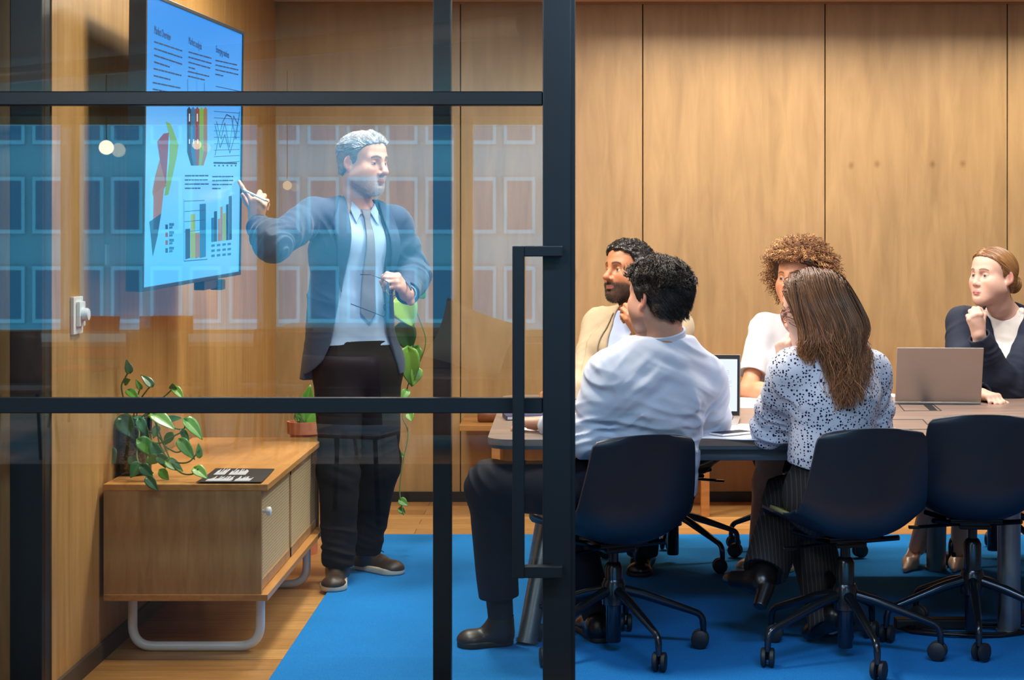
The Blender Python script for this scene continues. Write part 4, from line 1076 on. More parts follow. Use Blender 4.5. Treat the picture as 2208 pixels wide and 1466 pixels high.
def cap_hair(J, s, H, zl, t=.010, noise_amp=.004, freq=60, h=.0027, top=None, pts=None):
    """hair volume over the skull; zl maps forward position to the lower hair edge (head units)"""
    C = Sdf(); C.add(ell((0,-.014,.036), (.074+t,.095+t,.080+t*1.2))); C.add(ell((0,.028,.055), (.062+t,.060+t*.9,.054+t*1.1)), .04)
    C.add(ell((0,-.05,-.035), (.056+t*.8,.042+t*.6,.055)), .03)
    for p in (pts or []): C.add(ell(*p), .03)
    ys, zs = zip(*zl)
    C.add(((lambda p: (np.interp(p[:,1], ys, zs)-p[:,2])*.75), V3((0,0,0)), 1e6), .008, 'i')
    if noise_amp: C.disp(lambda p: noise_amp*vnoise(p*np.array((freq,freq*.6,freq))))
    W = Sdf(); W.add(C.as_prim(J['head'], J['HR'], s, .19), .001)
    v, q = W.mesh(h, 1); return C, W, v, q
def hair_cols(n, base, var=.35, rng=None):
    r = (rng or np.random).uniform(1-var, 1+var, n)[:,None]; return np.array(lin(base))[None]*r
def short_strands(W, J, s, hv, n, L, comb, base, var, r=.0009, lift=.35, steps=6, curl=0, freq=300, stick=False, coh=0, rng=np.random.RandomState(1), off=.0008):
    idx = rng.choice(len(hv), n); roots = hv[idx]-W.grad(hv[idx])*.003; R = J['HR']; nrm = W.grad(roots)
    keep = nrm@R[:,2] > -.75; roots, nrm = roots[keep], nrm[keep]
    ph = rng.uniform(0, 6.28, (len(roots),3)); Ls = L*rng.uniform(.6,1.25,len(roots))
    if coh: ph = np.stack([5*vnoise(roots*coh+k*11) for k in range(3)], 1)+rng.normal(0,.25,ph.shape)
    def dirfn(p, t):
        q = (p-J['head'])@R/s; c = comb(q)@R.T; c = c-nrm*((c*nrm).sum(1)*.85)[:,None]; d = nrm*lift*(1-t)+c
        if curl: d = d+curl*np.sin(ph+t*(7 if coh else 14))
        return d+.15*np.sin(ph)
    P = flow(roots, dirfn, steps, Ls/steps, W if stick else None, off); 
    return strands(P, r, r*.35, hair_cols(len(P), base, var, rng))
def beard_strands(bv, J, s, Bsdf, w, n, L, base, var, r=.0007, rng=np.random.RandomState(1)):
    q = head_local(J, s, bv); m = np.linalg.norm(q, axis=1) < .16; pts = bv[m]; wt = w(q[m]); pts = pts[rng.uniform(0,1,len(pts)) < wt]
    pts = pts[rng.choice(len(pts), min(n, len(pts)), False)]; nr = Bsdf.grad(pts); dn = -J['HR'][:,2]
    P = flow(pts, lambda p, t: nr*.8+dn*.7+rng.normal(0,.2,p.shape), 3, L/3*rng.uniform(.6,1.3,len(pts)))
    return strands(P, r, r*.4, hair_cols(len(P), base, var, rng))
class _cutfn:
    def __init__(s, p0, n, c, r): s.p0, s.n, s.c, s.r = V3(p0), nz(n), V3(c), r
    def __call__(s, p): return np.maximum(-((p-s.p0)@s.n), np.sqrt(((p-s.c)**2).sum(1))-s.r)
def cuff(S, w, e, back=.02, r=.1):
    """trim a sleeve square at the wrist and hollow its end"""
    ea = nz(V3(w)-V3(e)); p0 = V3(w)-ea*back; S.sub((_cutfn(p0, ea, p0+ea*r*.98, r), p0+ea*r, r), .003)
    return p0, ea
M['shoe_brown'] = plain('brown_shoe_leather', (62,46,36), .42, 0, .5, .12, 30, .1, 200)
M['sole_white'] = plain('pale_rubber_sole', (214,202,180), .6, 0, .3, .04)
M['lace'] = plain('shoe_lace', (40,32,26), .7)
def laces(o, fr, heel, toe, s, parent, m, n=4):
    d, side, up = fr; b = MB(); heel, toe = V3(heel), V3(toe)
    for i in range(n):
        c = toe-d*(.118+.016*i)*s+up*(.083+.008*i)*s
        for sg in (-1,1): b.tube([Vector(c-side*.021*s*sg-up*.008), Vector(c+up*.003), Vector(c+side*.021*s*sg-up*.004+d*-.012)], .0022, m, 6)
    c = toe-d*(.118+.016*n)*s+up*(.086+.008*n)*s
    for sg in (-1,1):
        b.tube([Vector(c+side*sg*.022*(1-math.cos(t))*.8+up*.014*math.sin(t)+d*.02*math.sin(t)) for t in np.linspace(0,2*PI,12)], .002, m, 6)
        b.tube([Vector(c+side*sg*x*.05-up*x*x*.03+d*.012*x) for x in np.linspace(0,1,6)], .002, m, 6)
    bmesh.ops.translate(b.bm, verts=b.bm.verts[:], vec=-Vector(V3(parent.location))); b.build('laces', None, o)
# ------------------------------------------------------------------ the presenter
S1 = 1.06
J = dict(root=V3((at(772,0,7.0).x, 7.0, 0)), head=AP(783,353,6.97), neck=AP(768,450,7.02), chest=AP(762,545,7.0), waist=AP(757,660,7.0), pelvis=AP(768,760,7.0),
 Rs=AP(672,466,6.90), Ls=AP(852,482,7.09), Rh=AP(731,792,6.95), Lh=AP(812,787,7.05), f=nz((.5,-.87,0)),
 Re=AP(588,528,6.62), Rw=AP(553,482,6.76), Le=AP(892,592,7.1), Lw=AP(878,634,6.88), Rk=AP(731,1010,6.88), Lk=AP(818,1000,7.06), Ra=AP(730,1206,6.86), La=AP(788,1180,7.13))
J['HR'] = frame((math.sin(math.radians(57)), -math.cos(math.radians(57)), -.06))
PJ = J
H = head_sdf(jaw=1.06, nose=1.06, ears=True)
beardfn = lambda q: np.clip(np.clip((-.034-q[:,2]+.5*(q[:,1]-.055)*(q[:,1] < .055)-.25*np.clip(np.abs(q[:,0])-.03, 0, 1))/.014, 0, 1)*(q[:,1] > -.005)*(q[:,2] > -.135)*.68 + .30*np.exp(-(((np.abs(q[:,0])-.066)/.02)**2))*(q[:,1] < .035)*(q[:,1] > .0)*(q[:,2] < .02)*(q[:,2] > -.07), 0, .85)
B_ = Sdf(); torso(B_, J, S1, -.012); attach_head(B_, J, H, S1)
for a in ('R','L'): limb(B_, J[a+'s'], J[a+'e'], J[a+'w'], .046*S1, .036*S1, .026*S1); limb(B_, J[a+'h'], J[a+'k'], J[a+'a'], .078*S1, .055*S1, .036*S1)
tipsR, frR = hand(B_, J['Rw'], AP(557,425,6.73)-J['Rw'], (-.15,-.95,.2), 'R', [(6,10,8),(58,82,45),(66,84,45),(70,84,45)], thumb=((.75,.65,-.2),(.55,.8,.0),(.3,1,.1)), s=S1, spread=(1.0,.1,.0,-.1))
tipsL, frL = hand(B_, J['Lw'], AP(851,598,6.80)-J['Lw'], (.15,-.75,.65), 'L', [(55,60,35),(62,62,38),(66,64,40),(70,66,40)], thumb=((.2,.8,-.7),(-.2,.8,-.7),(-.4,.7,-.6)), s=S1)
body1 = person('grey-haired bearded person standing in a blue suit, pointing a pen at the television', J, B_, skin_cols(J, S1, (214,164,140), lips=(178,110,100), brow=(92,88,88), beard=beardfn, beard_col=(176,174,176), gaze=(-.1,1,-.15), iris=(70,78,90), browth=1.5))
# hair: swept back grey
# hair outline
zl = [(-.12,-.055),(-.06,-.05),(-.025,-.03),(-.012,-.01),(.0,-.012),(.012,-.025),(.022,-.02),(.03,.03),(.042,.055),(.055,.066),(.075,.078),(.12,.09)]
C, W, hv, hq = cap_hair(J, S1, H, zl, .0055, .003, 70)
rng = np.random.RandomState(4)
comb = lambda q: np.stack([q[:,0]*6, -.9+0*q[:,1]+.5*(q[:,2] > .08)*(q[:,1] > .03), .5*(q[:,1] > .02)*(q[:,2] > .05)-.55*(q[:,2] < .07)], 1)
tp = head_local(J, S1, hv)[:,2] > .055
st = short_strands(W, J, S1, hv[tp], 2800, .026, comb, (158,160,166), .45, .0009, .16, 7, .25, stick=True, coh=24)
st2 = short_strands(W, J, S1, hv[~tp], 3600, .014, comb, (168,170,174), .35, .0009, .15)
hc = hair_cols(len(hv), (118,120,126), .12, rng)
v, q, c = join_m((hv, hq, hc), st, st2); mesh_obj('hair', v, q, M['hair'], body1, c)
# beard stubble strands on the jaw and chin
me = body1.data; bv = np.zeros(len(me.vertices)*3, np.float32); me.vertices.foreach_get('co', bv); bv = bv.reshape(-1,3).astype(float)+J['root']
bw = lambda q: np.clip(beardfn(q)-.25, 0, 1)*(.25+1.6*(np.abs(q[:,0]) < .034)*(q[:,2] < -.07))*(~((np.abs(q[:,0]) < .02)&(np.abs(q[:,2]+.067) < .009)))
v, q, c = beard_strands(bv, J, S1, B_, bw, 5200, .004, (216,214,212), .2, .0004); mesh_obj('beard', v, q, M['hair'], body1, c)
# --- clothes
M['suit'] = plain('suit_cloth', (50,68,92), .75, 0, .25, .06, 30, .15, 900, 0, .15)
M['lapel_lightened'] = plain('suit_lapel_cloth', (60,80,106), .72, 0, .25, .06, 30, .15, 900)  # suit cloth painted lighter, standing in for shadowed lapel edges
M['blue_shirt'] = plain('pale_blue_shirt_cloth', (168,198,232), .7, 0, .25, .03, 20, .1, 600)
M['tie'] = plain('grey_tie_silk', (128,134,142), .5, 0, .4, .05, 40, .1, 800)
M['trousers_dark'] = plain('charcoal_trouser_cloth', (22,21,25), .8, 0, .2, .1, 20, .1, 700)
Sh = Sdf(); torso(Sh, J, S1, .002); Sh.cut(J['pelvis']+V3((0,0,.03)), (0,0,-1)); Sh.cut(J['neck']+V3((0,0,.015)), nz((.25,-.43,1.0)), .006)
Sh.disp(folds([(J['waist'], .12, (.3,0,1), .035, .0022)], .0015))
v, q = Sh.mesh(.0035); shirt1 = mesh_obj('shirt', v, q, M['blue_shirt'], body1)
Cl = Sdf(); nkd = nz(J['head']+J['HR']@np.array((0,-.028,-.08))-J['neck']); fw = J['f']
cb = J['neck']+nkd*.0-fw*.004
Cl.add(cone(cb-nkd*.01, cb+nkd*.050, .067*S1, .060*S1), .004); Cl.sub(cone(cb-nkd*.05, cb+nkd*.1, .060*S1, .0545*S1), .002)
Cl.cut(cb+nkd*.042, nz(nkd+fw*.35), .002); Cl.cut(cb-nkd*.008, -nkd, .002)
Nk = Sdf(); Nk.it = list(Sh.it[:0]); torso(Nk, J, S1, .004); Nk.add(cone(cb-nkd*.05, cb+nkd*.045, .072*S1, .061*S1), .03)
v, q = Cl.mesh(.0026); collar = mesh_obj('collar', v, q, M['blue_shirt'], body1)
patch('collar_flap', Nk, J, M['blue_shirt'], [(.050,.020),(.020,-.020)], [(.060,-.015),(.050,-.075)], .006, .003, 12, 8, body1)
patch('collar_flap', Nk, J, M['blue_shirt'], [(-.050,.020),(-.018,-.020)], [(-.064,-.015),(-.050,-.075)], .006, .003, 12, 8, body1)
patch('tie', Nk, J, M['tie'], [(-.020,-.014),(-.012,-.052),(-.020,-.12),(-.031,-.30),(-.036,-.44),(-.0,-.475)], [(.020,-.014),(.012,-.052),(.017,-.12),(.027,-.30),(.033,-.44),(.004,-.475)], .010, .006, 50, 8, body1)
# jacket
def jz(p): return p[:,2]
upv = nz(J['neck']-J['pelvis']); latv = nz(J['Ls']-J['Rs'])
Jk = Sdf(); torso(Jk, J, S1, .014)
hem = J['pelvis']+V3((-.034,0,-.16)); Jk.add(cone(J['waist']+V3((-.006,0,0)), hem, .150*S1, .205*S1, J['f'], .80), .05)

for a in ('R','L'): limb(Jk, J[a+'s'], J[a+'e'], J[a+'w'], .069*S1, .060*S1, .045*S1, .035)
fl = []
for a in ('R','L'):
    ea = nz(J[a+'w']-J[a+'e']); ua = nz(J[a+'e']-J[a+'s'])
    fl += [(J[a+'e'], .10, ea+ua*.4, .030, .011), (J[a+'s']*.55+J[a+'e']*.45, .10, ua+V3((0,.2,.5)), .042, .010), (J[a+'w']*.7+J[a+'e']*.3, .06, ea, .028, .006)]
fl += [(J['waist']-latv*.13, .12, (.5,0,1), .045, .007), (J['Rs']*.7+J['chest']*.3, .09, (1,0,.6), .040, .009)]
Jk.disp(folds(fl, .003))
closed = Sdf(); closed.it = list(Jk.it)
zs = [.80,.87,.93,1.00,1.15,1.30,1.45,1.60]; lL = [-.25,-.185,-.145,-.120,-.102,-.092,-.086,-.080]; lR = [.24,.19,.165,.145,.115,.092,.078,.068]
def opening(p):
    l = (p-J['neck'])@latv; y = (p-J['neck'])@J['f']; z = p[:,2]
    d1 = np.interp(z, zs, lL)-l; d2 = l-np.interp(z, zs, lR); return np.maximum(np.maximum(d1, d2), .015-y)*.9
Jk.sub((opening, J['chest'], 1e6), .006)
Jk.sub(cone(J['neck']-upv*.03, J['head']-V3((0,0,.06)), .072*S1, .072*S1), .01)
for a in ('R','L'):
    ea = nz(J[a+'w']-J[a+'e']); Jk.cut(V3((0,0,-1)) if 0 else J[a+'w']-ea*.018, ea, .004) if 0 else None
for a, bk in (('R',.022),('L',.02)):
    p0, ea = cuff(Jk, J[a+'w'], J[a+'e'], bk); Jk.sub(cone(p0-ea*.03, p0+ea*.03, .037*S1, .037*S1), .002)
Jk.sub((lambda p: p[:,2]-(.845+.10*np.clip((p-J['neck'])@latv-.02, 0, 1)), J['chest'], 1e6), .004)
v, q = Jk.mesh(.0035); jacket = mesh_obj('jacket', v, q, M['suit'], body1)
for a in ('R','L'):
    ea = nz(J[a+'w']-J[a+'e']); K = Sdf(); K.add(cone(J[a+'w']-ea*.05, J[a+'w']-ea*.004, .0365*S1, .0365*S1), .002); K.cut(J[a+'w']-ea*.006, ea, .002); K.sub(cone(J[a+'w']-ea*.02, J[a+'w']+ea*.02, .0315*S1, .0315*S1), .002)
    v, q = K.mesh(.0028); mesh_obj('shirt_cuff', v, q, M['blue_shirt'], body1)
patch('lapel', closed, J, M['lapel_lightened'], [(-.078,.035),(-.082,-.05),(-.088,-.15),(-.098,-.26),(-.112,-.36)], [(-.105,.025),(-.142,-.055),(-.146,-.085),(-.132,-.22),(-.114,-.36)], .009, .005, 36, 8, body1)
patch('lapel', closed, J, M['lapel_lightened'], [(.066,.035),(.074,-.05),(.086,-.15),(.102,-.26),(.124,-.34)], [(.096,.025),(.132,-.055),(.136,-.085),(.136,-.22),(.127,-.34)], .009, .005, 36, 8, body1)
# trousers
Tr = Sdf(); Tr.add(cone(J['pelvis']-V3((0,0,.03)), J['pelvis']+V3((0,0,.04)), .148*S1, .140*S1, J['f'], .80), .03); Tr.add(cone(J['Lh'], J['Rh'], .105*S1, .105*S1), .05)
for a in ('R','L'): limb(Tr, J[a+'h'], J[a+'k'], J[a+'a']+V3((0,0,.0)), .100*S1, .078*S1, .064*S1, .03, False)
Tr.disp(folds([(J['Rk'], .12, (.3,0,1), .045, .010), (J['Lk'], .12, (-.3,0,1), .045, .010), (J['Ra']+V3((0,0,.06)), .09, (.2,0,1), .034, .010), (J['La']+V3((0,0,.06)), .09, (.3,0,1), .034, .010), (J['pelvis']-V3((0,0,.05)), .12, (1,0,.5), .05, .003)], .003))
Tr.cut(J['pelvis']+V3((0,0,.055)), (0,0,1), .004); Tr.cut((0,0,.085), (0,0,-1), .01)
v, q = Tr.mesh(.0036); mesh_obj('trousers', v, q, M['trousers_dark'], body1)
for (hx, hy, hd), (tx_, ty, td), an in (((731,0,6.97),(716,0,6.685),'Ra'), ((768,0,7.20),(866,0,7.035),'La')):
    he = V3((at(hx,0,hd).x, hd, .0)); to = V3((at(tx_,0,td).x, td, .0)); zf = .0125
    he[2] = to[2] = zf
    o, fr = shoe('shoe', he, to, S1, M['shoe_brown'], M['sole_white'], body1, ankle=J[an]+V3((0,0,-.02)), sole_h=.028); laces(o, fr, he, to, S1, body1, M['lace'])
# pen and spectacles
t0 = tipsR[0]; pd_ = nz(AP(579,434,6.70)-AP(524,408,6.74)); pa = AP(522,408,6.735)
b = MB(); b.tube([Vector(pa), Vector(pa+pd_*.012)], [.001,.0042], M['silver'], 12); b.tube([Vector(pa+pd_*.012), Vector(pa+pd_*.118)], .0045, M['white'], 12); b.tube([Vector(pa+pd_*.118), Vector(pa+pd_*.128)], .0032, M['silver'], 10)
tag(b.build('pen'), 'white and silver pen held in the presenter\'s raised hand', 'pen')
b = MB(); mt = M['black_metal']
g = lambda px, py, d=6.80: Vector(at(px, py, d))
b.tube([g(777,592),(g(800,592)),(g(820,600)),(g(836,608))], .0018, mt, 8); b.tube([g(756,655,6.78),g(790,668,6.78),g(828,683,6.78)], .0018, mt, 8); 
b.tube([g(836,608), g(842,640), g(838,668), g(828,683,6.78)], .0018, mt, 8)
for cx_, cy_ in ((842,622),(834,662)): b.tube([g(cx_,cy_)+Vector((.010*math.cos(t), .02*math.cos(t)+.0, .019*math.sin(t))) for t in np.linspace(0,2*PI,22)[:-1]], .0017, mt, 8, closed=True)
tag(b.build('spectacles'), 'thin dark spectacles dangling from the presenter\'s lowered hand', 'spectacles')
# ------------------------------------------------------------------ the seated five
def cloth(name, c, rough=.75, var=.05): return plain(name, c, rough, 0, .25, var, 20, .12, 700)
def mid(a, b, t=.5): return V3(a)*(1-t)+V3(b)*t
def sit_body(J, H, s, fem, armr=(.046,.036,.026), legs=True):
    B = Sdf(); torso(B, J, s, -.012, fem); attach_head(B, J, H, s)
    for a in ('R','L'):
        limb(B, J[a+'s'], J[a+'e'], J[a+'w'], armr[0]*s, armr[1]*s, armr[2]*s)
        if legs: limb(B, J[a+'h'], J[a+'k'], J[a+'a'], .080*s, .056*s, .035*s)
    return B
def sleeve_folds(J, a, amp=.004):
    amp *= 1.7
    ea, ua = nz(J[a+'w']-J[a+'e']), nz(J[a+'e']-J[a+'s'])
    return [(J[a+'e'], .10, ea*.6-ua, .030, amp), (mid(J[a+'s'], J[a+'e'], .35), .11, ua+V3((.3,.2,.5)), .045, amp), (mid(J[a+'e'], J[a+'w'], .75), .08, ea, .028, amp*.6)]
def trousers(J, s, m, root, cuts, r=(.102,.080,.062), fem=0, flare=None, h=.004, amp=.004):
    T = Sdf(); T.add(cone(J['Lh'], J['Rh'], .112*s, .112*s), .05); T.add(cone(J['pelvis'], mid(J['pelvis'], J['waist'], .75), .150*s, .142*s-.012*fem, J['f'], .8), .05)
    for a in ('R','L'): limb(T, J[a+'h'], J[a+'k'], J[a+'a'], r[0]*s, r[1]*s, (flare or r[2])*s, .03, False)
    amp *= 1.8; T.disp(folds([(J[a+'k'], .13, nz(J[a+'a']-J[a+'k'])*.6+nz(J[a+'k']-J[a+'h']), .04, amp) for a in 'RL']+[(J[a+'h'], .13, J[a+'k']-J[a+'h'], .04, amp) for a in 'RL'], .003))
    T.cut(mid(J['pelvis'], J['waist'], .80), J['waist']-J['pelvis'], .004)
    for a in ('R','L'):
        d = nz(J[a+'a']-J[a+'k']); p0 = J[a+'a']+d*cuts; T.sub((_cutfn(p0, d, p0+d*.14, .145), p0+d*.14, .145), .004)
    v, q = T.mesh(h); return mesh_obj('trousers', v, q, m, root)
def collar_ring(J, s, m, root, hgt=.045, r=(.068,.062), open_f=.0, th=.0115, base=-.006):
    nkd = nz(J['head']+J['HR']@np.array((0,-.028,-.08))-J['neck']); cb = J['neck']; C = Sdf()
    C.add(cone(cb+nkd*base, cb+nkd*hgt, r[0]*s, r[1]*s), .004); C.sub(cone(cb-nkd*.05, cb+nkd*.1, (r[0]-th)*s+.003, (r[1]-th)*s-.001), .002)
    C.cut(cb+nkd*(hgt-.008), nz(nkd+J['f']*.3), .002); C.cut(cb+nkd*base, -nkd, .002)
    if open_f: C.sub(cone(cb+J['f']*.03, cb+J['f']*.12+nkd*.06, open_f, open_f*1.6), .004)
    v, q = C.mesh(.0025/max(1,VOX)); return mesh_obj('collar', v, q, m, root)

M['shoe_black'] = plain('black_shoe_leather', (22,20,22), .3, 0, .5, .1, 30); M['shoe_dark'] = plain('dark_brown_shoe', (48,38,34), .4, 0, .5, .1, 30); M['sole_dark'] = plain('dark_sole', (30,28,28), .6)
M['sock'] = cloth('dark_sock', (40,38,44))
def simple_shoe(an, hx, hd, tx_, td, m, root, s, ms, lc=False, z=.012, **k):
    he, to = V3((at(hx,0,hd).x, hd, z)), V3((at(tx_,0,td).x, td, z)); o, fr = shoe('shoe', he, to, s, m, ms, root, ankle=an, **k)
    if lc: laces(o, fr, he, to, s, root, M['lace'], 3)
    return o
def sock(J, a, root, m, s=1.05):
    C = Sdf(); d = nz(J[a+'a']-J[a+'k']); C.add(cone(J[a+'a']-d*.17, J[a+'a']+d*.05, .048*s, .040*s), .01); v, q = C.mesh(.004); mesh_obj('sock', v, q, m, root)
def blazer(J, s, m, ml, root, shirt_m, op, fem=0, cuffs=.015, h=.0038, r=(.068,.060,.045), lap=True, shirt_i=.002, shname='shirt', jname='blazer'):
    up = nz(J['neck']-J['pelvis']); lat = nz(J['Ls']-J['Rs'])
    T = Sdf(); torso(T, J, s, shirt_i, fem); T.sub(cone(J['neck']-V3((0,0,.02)), J['head']-V3((0,0,.06)), .056*s, .056*s), .01); T.cut(J['neck']+V3((0,0,.012)), nz(J['f']*-.3+V3((0,0,1))), .01); T.cut(J['pelvis'], (0,0,-1)); T.disp(folds([(J['chest']+J['f']*.1, .15, (.3,0,1), .05, .003)], .002))
    v, q = T.mesh(.004); mesh_obj(shname, v, q, shirt_m, root)
    K = Sdf(); torso(K, J, s, .014, fem); K.add(cone(J['waist'], J['pelvis'], .15*s, .165*s, J['f'], .85), .05); 
    closed = Sdf(); closed.it = list(K.it)
    for a in ('R','L'): closed.add(cone(J[a+'s'], J[a+'e'], r[0]*s, r[1]*s), .035)
    closed.disp(folds(sleeve_folds(J,'L',.0045)+sleeve_folds(J,'R',.0045)+[(J['Ls'], .08, (1,0,.6), .035, .006), (J['Rs'], .08, (-1,0,.6), .035, .006), (mid(J['chest'],J['waist'])-nz(J['Ls']-J['Rs'])*.1, .1, (.5,0,1), .04, .006)], .0025))
    hs_, wl, wr = zip(*op)
    def opening(p):
        e = p-J['neck']; l = e@lat; y = e@J['f']; z = e@up; return np.maximum(np.maximum(np.interp(z, hs_, wl)-l, l-np.interp(z, hs_, wr)), .01-y)*.9
    K.sub((opening, J['chest'], 1e6), .006)
    for a in ('R','L'): limb(K, J[a+'s'], J[a+'e'], J[a+'w'], r[0]*s, r[1]*s, r[2]*s, .03)
    K.disp(folds(sleeve_folds(J,'L',.0045)+sleeve_folds(J,'R',.0045)+[(J['Ls'], .08, (1,0,.6), .035, .006), (J['Rs'], .08, (-1,0,.6), .035, .006), (mid(J['chest'],J['waist'])-nz(J['Ls']-J['Rs'])*.1, .1, (.5,0,1), .04, .006)], .0025))
    K.sub(cone(J['neck']-up*.03, J['head']-V3((0,0,.06)), .066*s, .070*s), .01)
    for a in ('R','L'):
        p0, ea = cuff(K, J[a+'w'], J[a+'e'], cuffs); K.sub(cone(p0-ea*.025, p0+ea*.03, (r[2]-.008)*s, (r[2]-.008)*s), .002)
    K.cut(J['pelvis']+V3((0,0,-.02)), (0,0,-1))
    v, q = K.mesh(h); mesh_obj(jname, v, q, m, root)
    return closed
def skirt(J, s, m, root):
    T = Sdf(); T.add(cone(J['Lh'], J['Rh'], .118*s, .118*s), .05); T.add(cone(J['pelvis'], mid(J['pelvis'],J['waist'],.5), .150*s, .140*s, J['f'], .8), .05)
    for a in 'RL': T.add(cone(J[a+'h'], mid(J[a+'h'], J[a+'k'], .92), .100*s, .080*s), .07)
    T.disp(folds([(mid(J['Rh'],J['Lk']), .2, (.2,1,0), .06, .004)], .003)); T.cut(mid(J['pelvis'],J['waist'],.6), (0,0,1)); v, q = T.mesh(.0045); mesh_obj('skirt', v, q, m, root)

# ---- man in the white shirt, back to the viewer
J = dict(root=V3((at(1400,0,5.72).x, 5.72, .46)), head=AP(1421,644,5.62), neck=AP(1430,736,5.64), chest=AP(1412,840,5.66), waist=AP(1398,955,5.71), pelvis=AP(1382,1058,5.76),
 Ls=AP(1312,806,5.60), Rs=AP(1521,812,5.74), Lh=AP(1345,1056,5.72), Rh=AP(1425,1052,5.82), f=nz((-.34,.94,.05)),
 Le=AP(1266,945,5.62), Lw=AP(1180,912,5.90), Re=AP(1534,908,5.90), Rw=AP(1440,905,6.04), Lk=AP(1058,1048,5.78), La=AP(1080,1335,5.80), Rk=AP(1200,1040,6.02), Ra=AP(1288,1345,5.93))
J['HR'] = frame((-.66,.75,.08)); S2 = 1.07
H2 = head_sdf(jaw=1.04)
B_ = sit_body(J, H2, S2, 0)
hand(B_, J['Lw'], (-.9,.4,.0), (0,0,1), 'L', RELAX, s=S2); hand(B_, J['Rw'], (-.9,.4,0), (0,0,1), 'R', RELAX, s=S2)
stub = lambda q: np.clip((-.03-q[:,2]+.4*(q[:,1]-.05)*(q[:,1] < .05))/.02, 0, 1)*(q[:,1] > -.01)*.5
p2_ = person('man in a white shirt with short dark hair seated with his back to the viewer', J, B_, skin_cols(J, S2, (206,152,126), lips=(170,104,92), beard=stub, beard_col=(70,52,46)))
C, W, hv, hq = cap_hair(J, S2, H2, [(-.13,-.048),(-.09,-.052),(-.06,-.050),(-.03,-.025),(-.015,.0),(.0,-.005),(.012,-.025),(.022,-.02),(.03,.03),(.045,.052),(.07,.066),(.12,.08)], .008, .005, 34)
def comb2(q): return np.stack([q[:,0]*2+.25, -.25-.5*(q[:,2] < .06), -.75+.9*(q[:,2] > .07)], 1)
rng = np.random.RandomState(8)
st = short_strands(W, J, S2, hv, 8500, .024, comb2, (40,32,28), .6, .0010, .08, 7, .15, stick=True, coh=30, rng=rng, off=.001)
st2 = short_strands(W, J, S2, hv[(head_local(J,S2,hv)[:,2] > .05)], 4200, .046, lambda q: np.stack([q[:,0]*5-.3, -.5+1.2*(q[:,1] > .05), .1+0*q[:,0]], 1), (52,42,36), .5, .0010, .18, 9, .55, stick=True, coh=26, rng=rng, off=.002)
v, q, c = join_m((hv, hq, hair_cols(len(hv), (26,20,18), .1, rng)), st, st2); mesh_obj('hair', v, q, M['hair'], p2_, c)
M['white_shirt'] = cloth('white_shirt_cloth', (204,211,226), .7, .02); M['denim'] = cloth('dark_denim', (18,24,38))
Sh = Sdf(); torso(Sh, J, S2, .012, 0, .07)
for a in ('R','L'): limb(Sh, J[a+'s'], J[a+'e'], J[a+'w'], .066*S2, .056*S2, .040*S2, .035)
Sh.add(cone(J['waist'], J['pelvis']+V3((0,-.02,.05)), .150*S2, .160*S2, J['f'], .85), .05)
lb = nz(J['Rs']-J['Ls'])
Sh.disp(folds(sleeve_folds(J,'L',.008)+sleeve_folds(J,'R',.008)+[(J['waist']-J['f']*.11, .13, (.25,0,1), .036, .016), (mid(J['waist'],J['pelvis'],.4)-J['f']*.12, .12, (-.2,0,1), .034, .017), (J['neck']-J['f']*.08-V3((0,0,.05)), .08, (.5,.2,1), .028, .004), (J['chest']-J['f']*.12+lb*.08, .14, (.5,0,1), .042, .012), (J['chest']-J['f']*.12-lb*.10, .10, (-.8,0,1), .040, .012), (J['Ls'], .07, (1,0,.5), .03, .004), (J['Rs'], .07, (-1,0,.5), .03, .004)], .003))
Sh.add(cone(J['neck']-V3((0,0,.04)), J['neck']+V3((-.004,.004,.03)), .082, .074), .02); Sh.sub(cone(J['neck']-V3((0,0,.02)), J['head']-V3((0,0,.05)), .050*S2, .050*S2), .01); Sh.cut(J['neck']+V3((0,0,.02)), (0,0,1), .01)
for a in ('R','L'): cuff(Sh, J[a+'w'], J[a+'e'], .02)
Sh.cut(J['pelvis']+V3((0,0,-.02)), (0,0,-1))
v, q = Sh.mesh(.0034); mesh_obj('shirt', v, q, M['white_shirt'], p2_)
collar_ring(J, S2, M['white_shirt'], p2_, .050, (.076,.070), 0, .0115, -.036)
# yoke seam and arm seams as narrow raised bands on the back
up = nz(J['neck']-J['pelvis'])
trousers(J, S2, M['denim'], p2_, -.09)
simple_shoe(J['La'], 1108, 5.82, 984, 5.78, M['shoe_dark'], p2_, S2, M['sole_dark'], True); sock(J, 'L', p2_, M['sock']); sock(J, 'R', p2_, M['sock'])
simple_shoe(J['Ra']+V3((0,0,-.02)), 1300, 5.82, 1262, 6.08, M['shoe_black'], p2_, S2, M['sole_dark'])

# ---- woman in the dotted blouse
J = dict(root=V3((at(1800,0,5.6).x, 5.6, .46)), head=AP(1757,670,5.58), neck=AP(1796,752,5.60), chest=AP(1797,850,5.58), waist=AP(1792,965,5.60), pelvis=AP(1800,1066,5.64),
 Ls=AP(1702,800,5.52), Rs=AP(1880,802,5.68), Lh=AP(1764,1068,5.62), Rh=AP(1838,1066,5.70), f=nz((-.45,.89,.0)),
 Le=AP(1662,925,5.70), Lw=AP(1692,792,5.76), Re=AP(1888,930,5.74), Rw=AP(1745,930,5.90), Rk=AP(1702,1075,5.98), Ra=AP(1652,1225,5.80), Lk=AP(1740,1120,6.02), La=AP(1792,1345,5.78))
J['HR'] = frame((-.88,.46,-.20)); S3 = 1.03; J['nk'] = .85
H3 = head_sdf(fem=1, jaw=.9, nose=.92, lip=1.1, chin=.97)
B_ = sit_body(J, H3, S3, 1, (.040,.032,.023))
